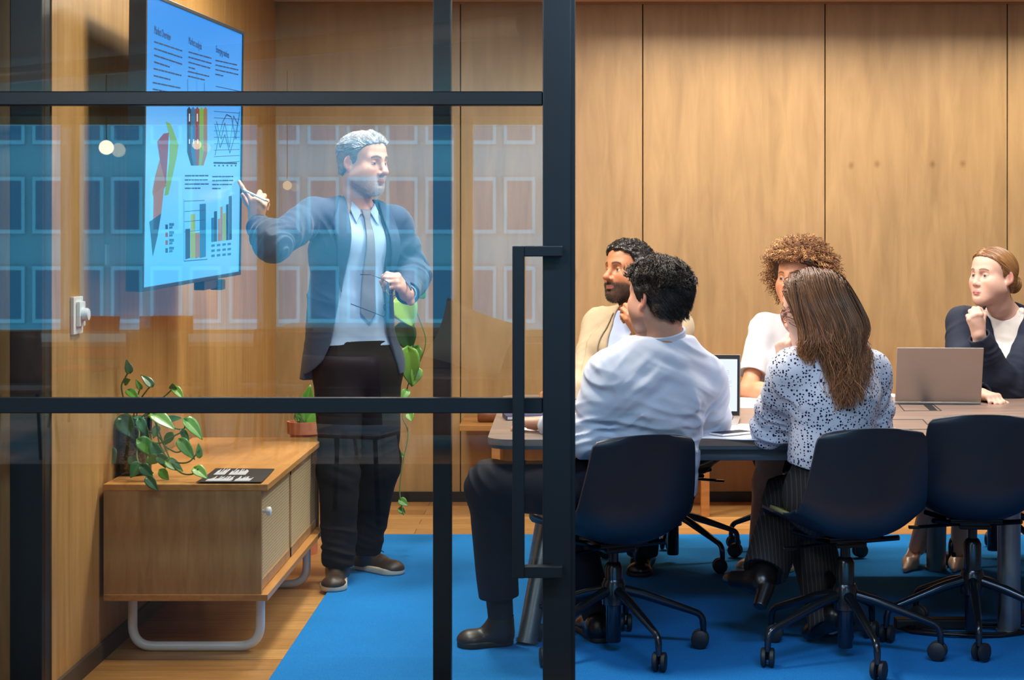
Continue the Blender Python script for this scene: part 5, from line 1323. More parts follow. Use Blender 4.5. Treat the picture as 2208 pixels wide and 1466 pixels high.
hand(B_, J['Lw'], AP(1688,735,5.74)-J['Lw'], (-.7,-.6,.1), 'L', [(50,60,30),(56,66,30),(60,68,30),(66,70,30)], thumb=((.4,.8,-.5),(.0,1,-.3),(-.1,1,-.2)), s=.96)
hand(B_, J['Rw'], AP(1690,925,5.90)-J['Rw'], (0,-.5,.86), 'R', [(45,60,35),(50,62,35),(54,64,35),(58,66,35)], thumb=((.5,.8,-.4),(.1,1,-.3),(.0,1,-.3)), s=.96)
p3_ = person('long-haired woman in a dotted blouse with glasses seated with her back to the viewer', J, B_, skin_cols(J, S3, (226,182,162), lips=(190,110,104), brow=(66,48,38)))
rng = np.random.RandomState(21)
Wp = Sdf(); Wp.add(H3.as_prim(J['head'], J['HR'], S3, .19), .01); Bt = Sdf(); torso(Bt, J, S3, .016, 1)
for a in ('R','L'): limb(Bt, J[a+'s'], J[a+'e'], J[a+'w'], .058*S3, .050*S3, .036*S3, .03)
Wp.add((Bt.eval, J['chest'], .6), .02)
Wq = Wp
C, W, hv, hq = cap_hair(J, S3, H3, [(-.13,-.09),(-.06,-.09),(-.02,-.07),(.0,-.05),(.012,-.02),(.02,.02),(.03,.05),(.045,.072),(.07,.085),(.12,.095)], .009, .002, 50)
ql = head_local(J, S3, hv); R = J['HR']
Wq = Sdf(); Wq.it = list(Wp.it); Wq.add((W.eval, J['head'], .2), .003)
sel = np.nonzero((ql[:,2] > -.07)&(ql[:,1] < .052))[0]; idx = rng.choice(sel, 5200); roots = hv[idx]; qi = ql[idx]
fl_ = (qi[:,0] < -.02)&(qi[:,1] > -.02)&(rng.uniform(0,1,len(qi)) < .55); xt = np.where(fl_, at(1706,0,5.5).x, at(1806,0,5.5).x)+rng.normal(0,.022,len(qi)); sidev = np.where(qi[:,0] > .004, 1.0, -1.0); seed = np.stack([3.5*vnoise(roots*22+k*9) for k in range(3)],1)+rng.normal(0,.18,(len(roots),3)); zend = 1.4-(np.where(fl_, rng.uniform(730,775,len(roots)), rng.uniform(745,860,len(roots)))-530)*5.45/3600; Lh = np.clip((roots[:,2]-zend)*1.16+.015, .05, .6)
def longdir(p, t):
    q = head_local(J, S3, p); hd = np.stack([sidev*.55*np.clip((q[:,2]-.0)/.08,0,1), np.where(fl_, -.12-9*np.clip(q[:,1]-.03,0,1), -.30-22*np.clip(q[:,1]+.005, 0, 1)), -.75+0*q[:,0]], 1)@R.T
    inh = np.clip((q[:,2]+.09)/.06, 0, 1)[:,None]; dn = np.array((.10,-.06,-1.0))+.13*np.sin(seed+t*9)+.42*np.sin(np.array((15,12,9))*t*1.4+seed*1.6+np.array((0,1.5,3)))*np.clip(t*1.8-.6, 0, 1)
    dn = dn+np.stack([np.clip((xt-p[:,0])*6, -.8, .8)*np.clip((zc-p[:,2])*14,0,1), 0*p[:,0], 0*p[:,0]], 1)
    return hd*inh+dn*(1-inh*.75)
off = rng.uniform(.003,.013,len(roots))
zc = 1.4-(690-530)*5.5/3600
P = flow(roots, longdir, 28, Lh/28, Wq, off)
hcol = np.array(lin((116,80,55)))[None]*rng.uniform(.45,1.5,len(P))[:,None]
hcol[rng.uniform(0,1,len(P)) < .12] *= 1.9
st = strands(P, .0013, .0007, hcol, 3, hcol*np.array((1.9,1.7,1.5)))
v, q, c = join_m((hv, hq, hair_cols(len(hv), (54,38,30), .1, rng)), st); mesh_obj('hair', v, q, M['hair'], p3_, c)
def mat_dots():
    m, nt, b = new_mat('dotted_blouse_cloth'); b.inputs['Roughness'].default_value = .7; b.inputs['Specular IOR Level'].default_value = .25
    v = mapping(nt); vo = N(nt, 'ShaderNodeTexVoronoi'); vo.inputs['Scale'].default_value = 106; vo.inputs['Randomness'].default_value = .8; nt.links.new(v, vo.inputs['Vector'])
    sp = N(nt, 'ShaderNodeSeparateColor'); nt.links.new(vo.outputs['Color'], sp.inputs[0])
    th = N(nt, 'ShaderNodeMapRange'); th.inputs[3].default_value = .19; th.inputs[4].default_value = .45; nt.links.new(sp.outputs[0], th.inputs[0])
    lt = N(nt, 'ShaderNodeMath', operation='LESS_THAN'); nt.links.new(vo.outputs['Distance'], lt.inputs[0]); nt.links.new(th.outputs[0], lt.inputs[1])
    nt.links.new(mixc(nt, lt.outputs[0], lin((212,214,226)), lin((22,26,62))), b.inputs['Base Color']); return m
M['dots'] = mat_dots()
Sh = Sdf(); torso(Sh, J, S3, .012, 1, .06)
for a in ('R','L'): limb(Sh, J[a+'s'], J[a+'e'], J[a+'w'], .062*S3, .058*S3, .038*S3, .035)
Sh.add(cone(J['waist'], mid(J['waist'], J['pelvis'], .75), .125*S3, .142*S3, J['f'], .85), .05)
Sh.disp(folds(sleeve_folds(J,'L',.007)+sleeve_folds(J,'R',.007)+[(J['waist']-J['f']*.1, .12, (.4,0,1), .04, .004), (J['chest']-J['f']*.1, .12, (.6,0,1), .05, .003), (J['Ls'], .07, (1,0,.6), .03, .004)], .003))
Sh.add(cone(J['neck']-V3((0,0,.04)), J['neck']+V3((-.006,.004,.03)), .074, .066), .02); Sh.sub(cone(J['neck']-V3((0,0,.02)), J['head']-V3((0,0,.05)), .052*S3, .052*S3), .01); Sh.cut(J['neck']+V3((0,0,.022)), (0,0,1), .01)
for a in ('R','L'): cuff(Sh, J[a+'w'], J[a+'e'], .012)
Sh.cut(J['pelvis']+V3((0,0,.075)), (-.25,0,-1))
v, q = Sh.mesh(.0034); mesh_obj('blouse', v, q, M['dots'], p3_)
collar_ring(J, S3, M['dots'], p3_, .044, (.068,.060), 0, .0105, -.015)
def mat_pin():
    m, nt, b = new_mat('pinstripe_cloth'); b.inputs['Roughness'].default_value = .8
    w = N(nt, 'ShaderNodeTexWave', bands_direction='X'); w.inputs['Scale'].default_value = 24; w.inputs['Distortion'].default_value = 1.2; w.inputs['Detail'].default_value = 1
    nt.links.new(mapping(nt, (1,1,.25)), w.inputs['Vector']); nt.links.new(ramp(nt, w.outputs['Fac'], [(.86, lin((26,24,26))), (.95, lin((62,59,61)))]), b.inputs['Base Color']); return m
M['pin'] = mat_pin()
trousers(J, S3, M['pin'], p3_, .0, (.100,.082,.07), 1, .078)
# ankle boots with block heels
def boot(a, J, toe_dir, root, s, m):
    an = J[a+'a']; d = nz(toe_dir); leg = nz(J[a+'k']-J[a+'a']); C = Sdf()
    sole = an-leg*.095*s; C.add(cone(an+leg*.10, sole+leg*.045*s, .047*s, .040*s), .02); C.add(cone(sole+leg*.045*s, sole+d*.12*s+leg*.012*s, .038*s, .026*s), .03); C.add(cone(sole+leg*.03*s, sole+d*.155*s+leg*.004*s, .026*s, .020*s), .03)
    hb = sole-d*.028*s; C.add(cone(hb+leg*.03*s, hb-leg*.055*s, .028*s, .022*s), .006); C.cut(hb-leg*.052*s, -leg, .003)
    v, q = C.mesh(.0034); mesh_obj('boot', v, q, m, root)
boot('R', J, AP(1590,1245,5.80)-AP(1640,1265,5.70), p3_, 1.03, M['shoe_black']); J['La'] = J['La']+V3((0,0,.074)); boot('L', J, (-.55,.8,-.35), p3_, 1.03, M['shoe_black'])
def glasses(J, s, m, root, w=.030, h=.024, r=.0016, name='glasses'):
    b = MB(); T = lambda x, y, z: Vector(J['head']+J['HR']@np.array((x,y,z))*s)
    for sg in (-1,1):
        b.tube([T(sg*.033+w*.82*math.copysign(abs(math.cos(t))**.7, math.cos(t)), .098-.10*abs(sg*.033+w*.8*math.cos(t))**1.6*2, .0+h*.85*math.copysign(abs(math.sin(t))**.7, math.sin(t))) for t in np.linspace(0,2*PI,29)[:-1]], r*s, m, 8, closed=True)
        b.tube([T(sg*.060,.088,.010), T(sg*.074,.07,.012), T(sg*.081,.0,.014), T(sg*.080,-.03,.0)], r*s, m, 8)
    b.tube([T(-.009,.101,.006), T(0,.106,.009), T(.009,.101,.006)], r*s, m, 8)
    bmesh.ops.translate(b.bm, verts=b.bm.verts[:], vec=-Vector(V3(root.location))); return b.build(name, None, root)
M['rose_frame'] = plain('rose_acetate', (196,128,116), .25, 0, .5, .05)
glasses(J, S3, M['rose_frame'], p3_, r=.0022)

# ---- bearded man in the beige blazer
J = dict(root=V3((at(1385,0,7.5).x, 7.5, .46)), head=AP(1356,588,7.32), neck=AP(1374,682,7.42), chest=AP(1370,770,7.44), waist=AP(1388,865,7.50), pelvis=AP(1388,940,7.56),
 Rs=AP(1292,700,7.54), Ls=AP(1460,706,7.32), Rh=AP(1350,945,7.60), Lh=AP(1428,945,7.52), f=nz((-.66,-.75,.0)),
 Re=AP(1254,838,7.36), Rw=AP(1195,848,7.02), Le=AP(1412,846,7.26), Lw=AP(1378,716,7.17), Rk=AP(1290,990,7.08), Lk=AP(1390,990,7.10), Ra=AP(1262,1195,7.16), La=AP(1385,1190,7.16))
J['HR'] = frame((-.80,-.58,.12), roll=-.04); S4 = 1.10
H4 = head_sdf(jaw=1.06, nose=1.05, lip=1.15, mouth_open=.001)
B_ = sit_body(J, H4, S4, 0)
hand(B_, J['Lw'], AP(1346,652,7.14)-J['Lw'], (.2,-.9,.2), 'L', [(40,70,40),(48,76,40),(52,78,40),(60,80,40)], thumb=((.5,.8,-.2),(.2,1,-.2),(.1,1,-.2)), s=1.04)
hand(B_, J['Rw'], (-.3,-.9,.0), (0,0,1), 'R', RELAX, s=1.04)
bd4 = lambda q: np.clip(np.clip((-.040-q[:,2]+.55*(q[:,1]-.058)*(q[:,1] < .058)-.1*np.clip(np.abs(q[:,0])-.03,0,1))/.012, 0, 1)*(q[:,1] > -.004)*(q[:,2] > -.13)*.8+.6*(np.abs(q[:,2]+.054) < .005)*(np.abs(q[:,0]) < .03)*(q[:,1] > .07)+.5*np.exp(-(((np.abs(q[:,0])-.068)/.018)**2))*(q[:,1] < .03)*(q[:,1] > .0)*(q[:,2] < .02)*(q[:,2] > -.06), 0, .85)
p4_ = person('bearded man in a beige blazer resting his chin on his hand beyond the table', J, B_, skin_cols(J, S4, (168,112,78), lips=(150,92,80), brow=(34,24,18), beard=bd4, beard_col=(40,28,22), gaze=(.1,1,.1), browth=1.5))
rng = np.random.RandomState(5)
C, W, hv, hq = cap_hair(J, S4, H4, [(-.13,-.05),(-.06,-.045),(-.03,-.025),(-.012,.0),(.0,-.01),(.012,-.02),(.022,-.01),(.03,.035),(.045,.058),(.062,.072),(.08,.08),(.12,.095)], .012, .006, 90)
st = short_strands(W, J, S4, hv, 10000, .017, lambda q: np.stack([q[:,0]*2, q[:,1]*0-.1, .2+0*q[:,0]], 1), (30,24,20), .5, .0012, 1.1, 8, 1.2, rng=rng)
v, q, c = join_m((hv, hq, hair_cols(len(hv), (20,16,14), .1, rng)), st); mesh_obj('hair', v, q, M['hair'], p4_, c)
me = p4_.data; bv = np.zeros(len(me.vertices)*3, np.float32); me.vertices.foreach_get('co', bv); bv = bv.reshape(-1,3).astype(float)+J['root']
v, q, c = beard_strands(bv, J, S4, B_, lambda q: np.clip(bd4(q)-.3, 0, 1)*1.4*(~((np.abs(q[:,0]) < .02)&(np.abs(q[:,2]+.067) < .009))), 2200, .006, (36,26,20), .4, rng=rng); mesh_obj('beard', v, q, M['hair'], p4_, c)
M['beige'] = cloth('beige_blazer_cloth', (176,160,134)); M['beige_lapel'] = cloth('beige_lapel_cloth', (172,156,130)); M['light_blue'] = cloth('light_blue_shirt_cloth', (170,188,224), .7, .02)
cl4 = blazer(J, S4, M['beige'], None, p4_, M['light_blue'], [(-.45,-.12,.12),(-.30,-.06,.06),(-.15,-.075,.075),(0,-.075,.075),(.1,-.07,.07)], shirt_i=.004)
patch('lapel', cl4, J, M['beige_lapel'], [(-.072,.03),(-.074,-.05),(-.072,-.16),(-.062,-.29)], [(-.098,.02),(-.135,-.055),(-.138,-.085),(-.064,-.29)], .006, .0035, 30, 8, p4_)
patch('lapel', cl4, J, M['beige_lapel'], [(.072,.03),(.074,-.05),(.072,-.16),(.062,-.29)], [(.098,.02),(.135,-.055),(.138,-.085),(.064,-.29)], .006, .0035, 30, 8, p4_)
collar_ring(J, S4, M['light_blue'], p4_, .045, (.068,.062), .03)
M['navy_trouser'] = cloth('navy_trouser_cloth', (26,30,44)); trousers(J, S4, M['navy_trouser'], p4_, .0)
simple_shoe(J['Ra'], 1266, 7.26, 1252, 7.0, M['shoe_black'], p4_, S4, M['sole_dark']); simple_shoe(J['La'], 1390, 7.26, 1376, 6.98, M['shoe_black'], p4_, S4, M['sole_dark'])
M['gold'] = plain('gold', (212,168,90), .25, 1.0, .5, .03)
b = MB()
wa = nz(J['Lw']-J['Le']); e1 = nz(np.cross(wa, (0,0,1))); e2 = np.cross(wa, e1)
b.tube([Vector(J['Lw']-wa*.006+(e1*math.cos(t)+e2*math.sin(t))*.0315) for t in np.linspace(0,2*PI,25)[:-1]], .0045, M['leather'], 10, closed=True)
b.lathe([(0,0),(.016,0),(.017,.004),(.016,.008),(0,.008)], Vector(J['Lw']-wa*.006+nz((-.35,-.9,.1))*.031), M['gold'], 20, tuple(nz((-.35,-.9,.1))))
bmesh.ops.translate(b.bm, verts=b.bm.verts[:], vec=-Vector(J['root'])); b.build('wristwatch', None, p4_)

# ---- curly-haired woman in the white tee
J = dict(root=V3((at(1715,0,7.5).x, 7.5, .46)), head=AP(1722,604,7.36), neck=AP(1722,700,7.44), chest=AP(1716,785,7.46), waist=AP(1718,870,7.50), pelvis=AP(1722,945,7.56),
 Rs=AP(1648,708,7.48), Ls=AP(1798,710,7.42), Rh=AP(1690,950,7.54), Lh=AP(1756,950,7.56), f=nz((-.15,-.98,0)),
 Re=AP(1614,842,7.30), Rw=AP(1706,853,7.10), Le=AP(1832,845,7.32), Lw=AP(1760,853,7.10), Rk=AP(1662,985,7.06), Lk=AP(1742,985,7.08), Ra=AP(1632,1190,7.20), La=AP(1700,1195,7.22))
J['HR'] = frame((-.62,-.78,.05)); S5 = 1.06; J['nk'] = .85
H5 = head_sdf(fem=1, jaw=.92, nose=1.0, lip=1.3)
B_ = sit_body(J, H5, S5, 1, (.042,.036,.025))
hand(B_, J['Rw'], (.6,-.6,.0), (0,0,1), 'R', RELAX, s=.96); hand(B_, J['Lw'], (-.6,-.6,0), (0,0,1), 'L', RELAX, s=.96)
p5_ = person('woman with a big curly afro in a white short-sleeved top beyond the table', J, B_, skin_cols(J, S5, (196,138,104), lips=(186,104,96), brow=(70,46,32), gaze=(.25,1,.05), iris=(84,58,40), lash=.6))
rng = np.random.RandomState(13)
nC = 3600; dirs = rng.normal(0,1,(nC*3,3)); dirs /= np.linalg.norm(dirs,axis=1)[:,None]
dirs = dirs[(dirs[:,2] > -.75)&((dirs[:,1] < .30)|(dirs[:,2] > .40))&~((np.abs(dirs[:,0]) < .75)&(dirs[:,1] > .25)&(dirs[:,2] < .38))][:nC]
R = J['HR']; base = J['head']+((np.array((0,-.014,.036))+dirs*np.array((.07,.088,.075)))@R.T)*S5
outd = dirs@R.T; nP = 34; tt = np.linspace(0,1,nP)
u = np.cross(outd, rng.normal(0,1,outd.shape)); u /= np.linalg.norm(u,axis=1)[:,None]; w_ = np.cross(outd, u)
Lc = rng.uniform(.070,.125,len(dirs))*(1-.30*np.clip(-dirs[:,2]*2,0,1)); rad = rng.uniform(.0035,.007,len(dirs)); ph = rng.uniform(0,6.28,len(dirs)); turns = rng.uniform(3,6,len(dirs))
ang = ph[:,None]+turns[:,None]*2*PI*tt
P = base[:,None]+outd[:,None]*(Lc[:,None]*tt)[...,None]+(u[:,None]*np.cos(ang)[...,None]+w_[:,None]*np.sin(ang)[...,None])*(rad[:,None]*np.minimum(1,tt*3))[...,None]+np.array((0,0,-.028))*(tt**2)[None,:,None]
hcol = np.array(lin((124,82,50)))[None]*rng.uniform(.5,1.5,len(P))[:,None]; g_ = rng.uniform(0,1,len(P)) < .22; hcol[g_] = np.array(lin((206,156,98)))*rng.uniform(.7,1.1,g_.sum())[:,None]
st = strands(P, .0016, .0011, hcol, 3)
C, W, hv, hq = cap_hair(J, S5, H5, [(-.13,-.06),(-.02,-.06),(.0,-.04),(.02,-.01),(.03,.03),(.05,.06),(.075,.07),(.12,.085)], .026, .004, 60)
v, q, c = join_m((hv, hq, hair_cols(len(hv), (46,28,18), .1, rng)), st); mesh_obj('hair', v, q, M['hair'], p5_, c)
M['tee'] = cloth('white_tee_cloth', (198,197,200), .8, .02)
Sh = Sdf(); torso(Sh, J, S5, .010, 1, .06)
for a in ('R','L'): Sh.add(cone(J[a+'s'], mid(J[a+'s'], J[a+'e'], .72), .064*S5, .060*S5), .035); u_ = nz(J[a+'e']-J[a+'s']); pc = mid(J[a+'s'], J[a+'e'], .70); Sh.sub((_cutfn(pc, u_, pc+u_*.098, .1), pc+u_*.1, .1), .003)
Sh.disp(folds([(J['Rs'], .10, (1,0,.8), .04, .004), (J['Ls'], .10, (-1,0,.8), .04, .004), (J['chest']+J['f']*.1, .16, (.5,0,1), .05, .003), (J['waist'], .15, (.2,0,1), .04, .004)], .003))
Sh.sub(cone(J['neck']+J['f']*.012-V3((0,0,.03)), J['head']-V3((0,0,.02)), .068*S5, .072*S5), .006); Sh.cut(J['pelvis'], (0,0,-1))
v, q = Sh.mesh(.0036); mesh_obj('top', v, q, M['tee'], p5_)
M['skirt'] = cloth('dark_skirt_cloth', (34,28,32))
skirt(J, S5, M['skirt'], p5_)
M['silver_shoe'] = plain('silver_shoe', (168,160,154), .3, .5, .5, .1); 
simple_shoe(J['Ra'], 1640, 7.30, 1604, 7.08, M['silver_shoe'], p5_, .98, M['sole_white'], low=True); simple_shoe(J['La'], 1706, 7.30, 1680, 7.08, M['silver_shoe'], p5_, .98, M['sole_white'], low=True)

# ---- woman in the navy blazer
J = dict(root=V3((at(2165,0,7.5).x, 7.5, .46)), head=AP(2142,598,7.36), neck=AP(2170,676,7.44), chest=AP(2162,775,7.46), waist=AP(2168,865,7.50), pelvis=AP(2170,945,7.56),
 Rs=AP(2074,694,7.48), Ls=AP(2240,698,7.40), Rh=AP(2136,950,7.54), Lh=AP(2206,950,7.56), f=nz((-.22,-.97,0)),
 Le=AP(2172,848,7.28), Lw=AP(2110,722,7.18), Re=AP(2072,846,7.29), Rw=AP(2116,850,7.07), Rk=AP(2045,985,7.02), Lk=AP(2090,985,7.05), Ra=AP(1978,1180,7.26), La=AP(2068,1185,7.24))
J['HR'] = frame((-.84,-.52,.06)); S6 = 1.06; J['nk'] = .88
H6 = head_sdf(fem=1, jaw=.95, nose=.95, lip=1.12)
B_ = sit_body(J, H6, S6, 1, (.042,.034,.024))
hand(B_, J['Lw'], AP(2098,664,7.16)-J['Lw'], (-.1,-.95,.1), 'L', [(62,85,50),(66,88,50),(70,88,50),(74,88,50)], thumb=((.5,.75,-.5),(-.35,.9,-.45),(-.6,.6,-.3)), s=1.0)
hand(B_, J['Rw'], (.35,-.93,-.03), (0,0,1), 'R', RELAX, s=.98)
p6_ = person('woman in a navy blazer with fair hair in a low bun, fist under her chin', J, B_, skin_cols(J, S6, (212,168,148), lips=(206,128,124), brow=(96,68,46), gaze=(.0,1,.1), iris=(86,92,96), lash=1, browth=1.0, blush=.05))
rng = np.random.RandomState(3)
zl6 = [(-.13,-.065),(-.06,-.06),(-.03,-.035),(-.012,.0),(.0,.002),(.012,-.005),(.022,.02),(.032,.045),(.05,.064),(.07,.078),(.12,.095)]
C, W, hv, hq = cap_hair(J, S6, H6, zl6, .006, 0, 60)
bun = J['head']+J['HR']@np.array((0,-.118,-.022))*S6
ql = head_local(J, S6, hv); idx = rng.choice(np.nonzero(ql[:,2] > -.05)[0], 2600); roots = hv[idx]
def bundir(p, t):
    q = head_local(J, S6, p); tb_ = (bun-p); tb_ /= np.maximum(np.linalg.norm(tb_,axis=1),1e-6)[:,None]
    down = np.stack([np.sign(q[:,0])*.9, -.4+0*q[:,0], -.55+0*q[:,0]], 1)@J['HR'].T; m = np.clip((q[:,2]-.05)/.05, 0, 1)[:,None]*(q[:,1:2] > -.04)
    return tb_+down*m*1.4
P = flow(roots, bundir, 12, .0085, W, .0012)
st = strands(P, .0011, .0007, hair_cols(len(P), (146,104,64), .38, rng))
nB = 420; a0 = rng.uniform(0,2*PI,nB); b0 = rng.uniform(0,2*PI,nB); tt = np.linspace(0,1,18)
A = a0[:,None]+tt*3.2; Bm = b0[:,None]+tt*2.2; rm = rng.uniform(.010,.017,nB)[:,None]
loc = np.stack([(.018+rm*np.cos(Bm))*np.cos(A), rm*np.sin(Bm)*1.1, (.018+rm*np.cos(Bm))*np.sin(A)], -1)
st2 = strands(bun+(loc*S6*1.15)@J['HR'].T, .0016, .0013, hair_cols(nB, (156,112,70), .4, rng))
v, q, c = join_m((hv, hq, hair_cols(len(hv), (122,86,54), .08, rng)), st, st2); mesh_obj('hair', v, q, M['hair'], p6_, c)
M['navy'] = cloth('navy_blazer_cloth', (36,42,58)); M['cream'] = cloth('cream_knit', (222,214,206), .85)
cl6 = blazer(J, S6, M['navy'], None, p6_, M['cream'], [(-.5,0,0),(-.25,-.012,.012),(-.1,-.046,.046),(0,-.074,.074),(.1,-.088,.088)], 1, .012, shirt_i=.005, shname='knit_top')
# cowl collar of the knit top
nkd = nz(J['head']+J['HR']@np.array((0,-.028,-.08))-J['neck']); Cw = Sdf(); fwd = J['f']
for k in range(14):
    a = 2*PI*k/14; a2 = 2*PI*(k+1)/14; lat = nz(J['Ls']-J['Rs'])
    Q = lambda a: J['neck']+(lat*math.cos(a)*.066+fwd*(math.sin(a)*.060+.012*max(0,math.sin(a))))*S6+nkd*(.018-.062*max(0,math.sin(a))**2)
    Cw.add(cone(Q(a), Q(a2), .0145, .0145), .012)
Cw.disp(folds([(J['neck']+fwd*.06, .1, (.3,0,1), .025, .002)], .0)); v, q = Cw.mesh(.003); mesh_obj('cowl_collar', v, q, M['cream'], p6_)
skirt(J, S6, M['navy'], p6_)
M['nude_shoe'] = plain('nude_patent_shoe', (206,170,148), .25, 0, .5, .05)
def pump(an, hx, hd, tx_, td, root, s, m):
    he, to = V3((at(hx,0,hd).x, hd, .012)), V3((at(tx_,0,td).x, td, .012)); d = nz(to-he); up = V3((0,0,1)); C = Sdf()
    hb = he+up*.075*s; C.add(cone(hb+d*.02, he+d*.13*s+up*.026*s, .030*s, .030*s), .03); C.add(cone(he+d*.13*s+up*.022*s, to+up*.012*s-d*.012, .031*s, .011*s), .03); C.add(cone(hb-d*.005-up*.01, he+d*.004, .014*s, .005*s), .012)
    C.sub(cone(hb+d*.045*s+up*.035*s, he+d*.125*s+up*.058*s, .034*s, .024*s), .006); C.cut((0,0,.0125), (0,0,-1), .002); v, q = C.mesh(.003); mesh_obj('shoe', v, q, m, root)
pump(J['Ra'], 1978, 7.30, 1950, 7.08, p6_, 1.0, M['nude_shoe']); pump(J['La'], 2072, 7.30, 2056, 7.08, p6_, 1.0, M['nude_shoe'])
# ------------------------------------------------------------------ lounge behind the viewer (seen in the glass)
yb = LY0
wz0, wz1 = .55, 2.62
b = MB(); b.box((LX0, yb-.15, 0), (LX1, yb, wz0), M['lounge_wall']); b.box((LX0, yb-.15, wz1), (LX1, yb, CEIL), M['lounge_wall'])
struct(b.build('wall_front'), 'lounge wall below and above the street windows')
MFR = plain('pale_window_frame', (200,196,186), .5)
xs = [LX0, -4.6, -2.75, -.9, .95, 2.8, 4.65, LX1]
for k, (x0, x1) in enumerate(zip(xs, xs[1:])):
    b = MB(); b.box((x0, yb-.12, wz0), (x0+.09, yb+.02, wz1), MFR); b.box((x1-.09, yb-.12, wz0), (x1, yb+.02, wz1), MFR)
    b.box((x0, yb-.12, wz0), (x1, yb+.02, wz0+.06), MFR); b.box((x0, yb-.12, wz1-.08), (x1, yb+.02, wz1), MFR)
    w = b.build('window_%d' % (k+3)); struct(w, 'street window of the lounge reflected in the glass door', 'window')
b = MB(); b.box((LX0, 8.9, 0), (WX-.18, 8.95, CEIL), plain('reflection_toned_wall', (34,56,70), .6)); struct(b.build('wall_neighbour'), 'added neighbouring wall coloured like the blue reflection')  # added panel, its blue stands in for the mirrored facade
# office building across the street
MCON = plain('pale_concrete', (138,154,158), .8); MFRM = plain('window_surround', (160,178,182), .7); MWIN = plain('facade_window', (80,102,120), .15, 0, .6)
b = MB(); fy = -52
b.box((-50, fy-8, -14), (50, fy, 30), MCON)
for i in range(-32, 33):
    for j in range(-4, 9):
        x, z = i*1.45, j*3.3-.4
        b.box((x-.58, fy-.02, z-1.05), (x+.58, fy+.12, z+1.05), MFRM); b.box((x-.46, fy+.1, z-.9), (x+.46, fy+.13, z+.9), MWIN)
tag(b.build('building'), 'pale concrete office building with rows of windows across the street', 'building')
b = MB(); b.box((-5.5,-.9,0), (3.2,4.5,.012), M['dimming_carpet'], .004); tag(b.build('dimming_carpet'), 'unseen dark floor cover added before the glass to dim its reflection', 'dimming_carpet')  # added out of view, dark so the mirrored floor stays dim
# lounge furniture
def cafe_table(x, y, w, d, h, label):
    r = empty('lounge_table', (x, y, 0)); tag(r, label, 'table', 'lounge tables behind the viewer')
    b = MB(); b.box((-w/2,-d/2,h-.035), (w/2,d/2,h), M['table_light'], .01); b.build('tabletop', None, r)
    for sx in (-1,1):
        for sy in (-1,1):
            b = MB(); b.tube([(sx*(w/2-.08), sy*(d/2-.08), h-.035), (sx*(w/2-.04), sy*(d/2-.04), 0)], .018, M['wood_chair'], 10); b.build('leg', None, r)
cafe_table(-3.15, -2.3, 2.3, 1.1, .74, 'pale long lounge table left of the viewer'); cafe_table(-1.5, -4.2, 1.6, .8, .74, 'pale lounge table by the street windows')
def wchair(x, y, rz, m, label):
    r = empty('lounge_chair', (x, y, .012 if y > 0 else 0), rz); tag(r, label, 'chair', label.split(' lounge')[0]+' lounge chairs')
    b = MB(); b.box((-.21,-.2,.43), (.21,.2,.455), m, .02, seg=3); b.build('seat', None, r)
    b = MB(); b.grid(lambda u, v: Vector(((u-.5)*.42, -.2-.05*v+.05*(2*u-1)**2, .5+.34*v)), 9, 7, m); o = b.build('backrest', None, r); o.modifiers.new('s', 'SOLIDIFY').thickness = .015
    for sx in (-1,1):
        for sy in (-1,1):
            b = MB(); b.tube([(sx*.17, sy*.15, .43), (sx*.21, sy*.2, 0)], .012, M['black_metal'], 8); b.build('leg', None, r)
for i, (x, y, rz, m) in enumerate(((-2.6,-1.35,PI+.1,'wood_chair'), (-1.95,-1.7,PI-.5,'wood_chair'), (-3.6,-1.4,PI,'wood_chair'), (-1.6,-1.3,PI+.2,'dark_leather'), (-1.03,1.25,PI+.3,'dark_leather'), (-3.7,-3.3,.1,'red'), (-3.1,-3.35,-.1,'red'))):
    wchair(x, y, rz, M[m], ['amber bentwood lounge chair reflected in the glass door', 'oxblood lounge chair reflected in the glass door', 'red lounge chair reflected in the glass door'][('wood_chair','dark_leather','red').index(m)])
r = empty('sofa', (-.1,-1.95,0)); tag(r, 'low wooden sofa with cream cushion behind the viewer', 'sofa')
b = MB(); b.box((-.9,-.4,.12), (.9,.4,.52), M['wood_chair'], .02); b.box((-.9,-.4,.52), (.9,-.28,.70), M['wood_chair'], .02); b.build('frame', None, r)
b = MB()
def cush(u, v):
    x, z = u*2-1, v*2-1; return Vector((x*.25*(1+.12*z*z), .09*(1-x**4)*(1-z**4), z*.2*(1+.12*x*x)))
b.grid(cush, 15, 15, M['cushion']); b.grid(lambda u, v: cush(u, v)*Vector((1,1,1)) if 0 else Vector((cush(u,v).x, -cush(u,v).y, cush(u,v).z)), 15, 15, M['cushion'])
o = b.build('cushion'); o.location = (-.60,-1.9,.74); o.rotation_euler = (.25,.35,.1); tag(o, 'cream cushion propped on the lounge sofa', 'cushion')
for i, (x, y, z) in enumerate(((-3.45,-3.0,2.15), (-2.76,-3.0,2.17), (-2.07,-3.0,1.86))):
    r = empty('pendant_lamp', (x, y, z)); tag(r, ('large','middle','small')[i]+' glowing lounge pendant lamp', 'lamp', 'lounge pendant lamps')
    b = MB(); b.sphere((0,0,0), (.055,.035,.035)[i], emit('pendant_glow', (255,236,200), (9,4,2.5)[i]), 3); b.build('globe', None, r)
    b = MB(); b.tube([(0,0,.05), (0,0,CEIL-z)], .004, M['black'], 6); b.build('cord', None, r)
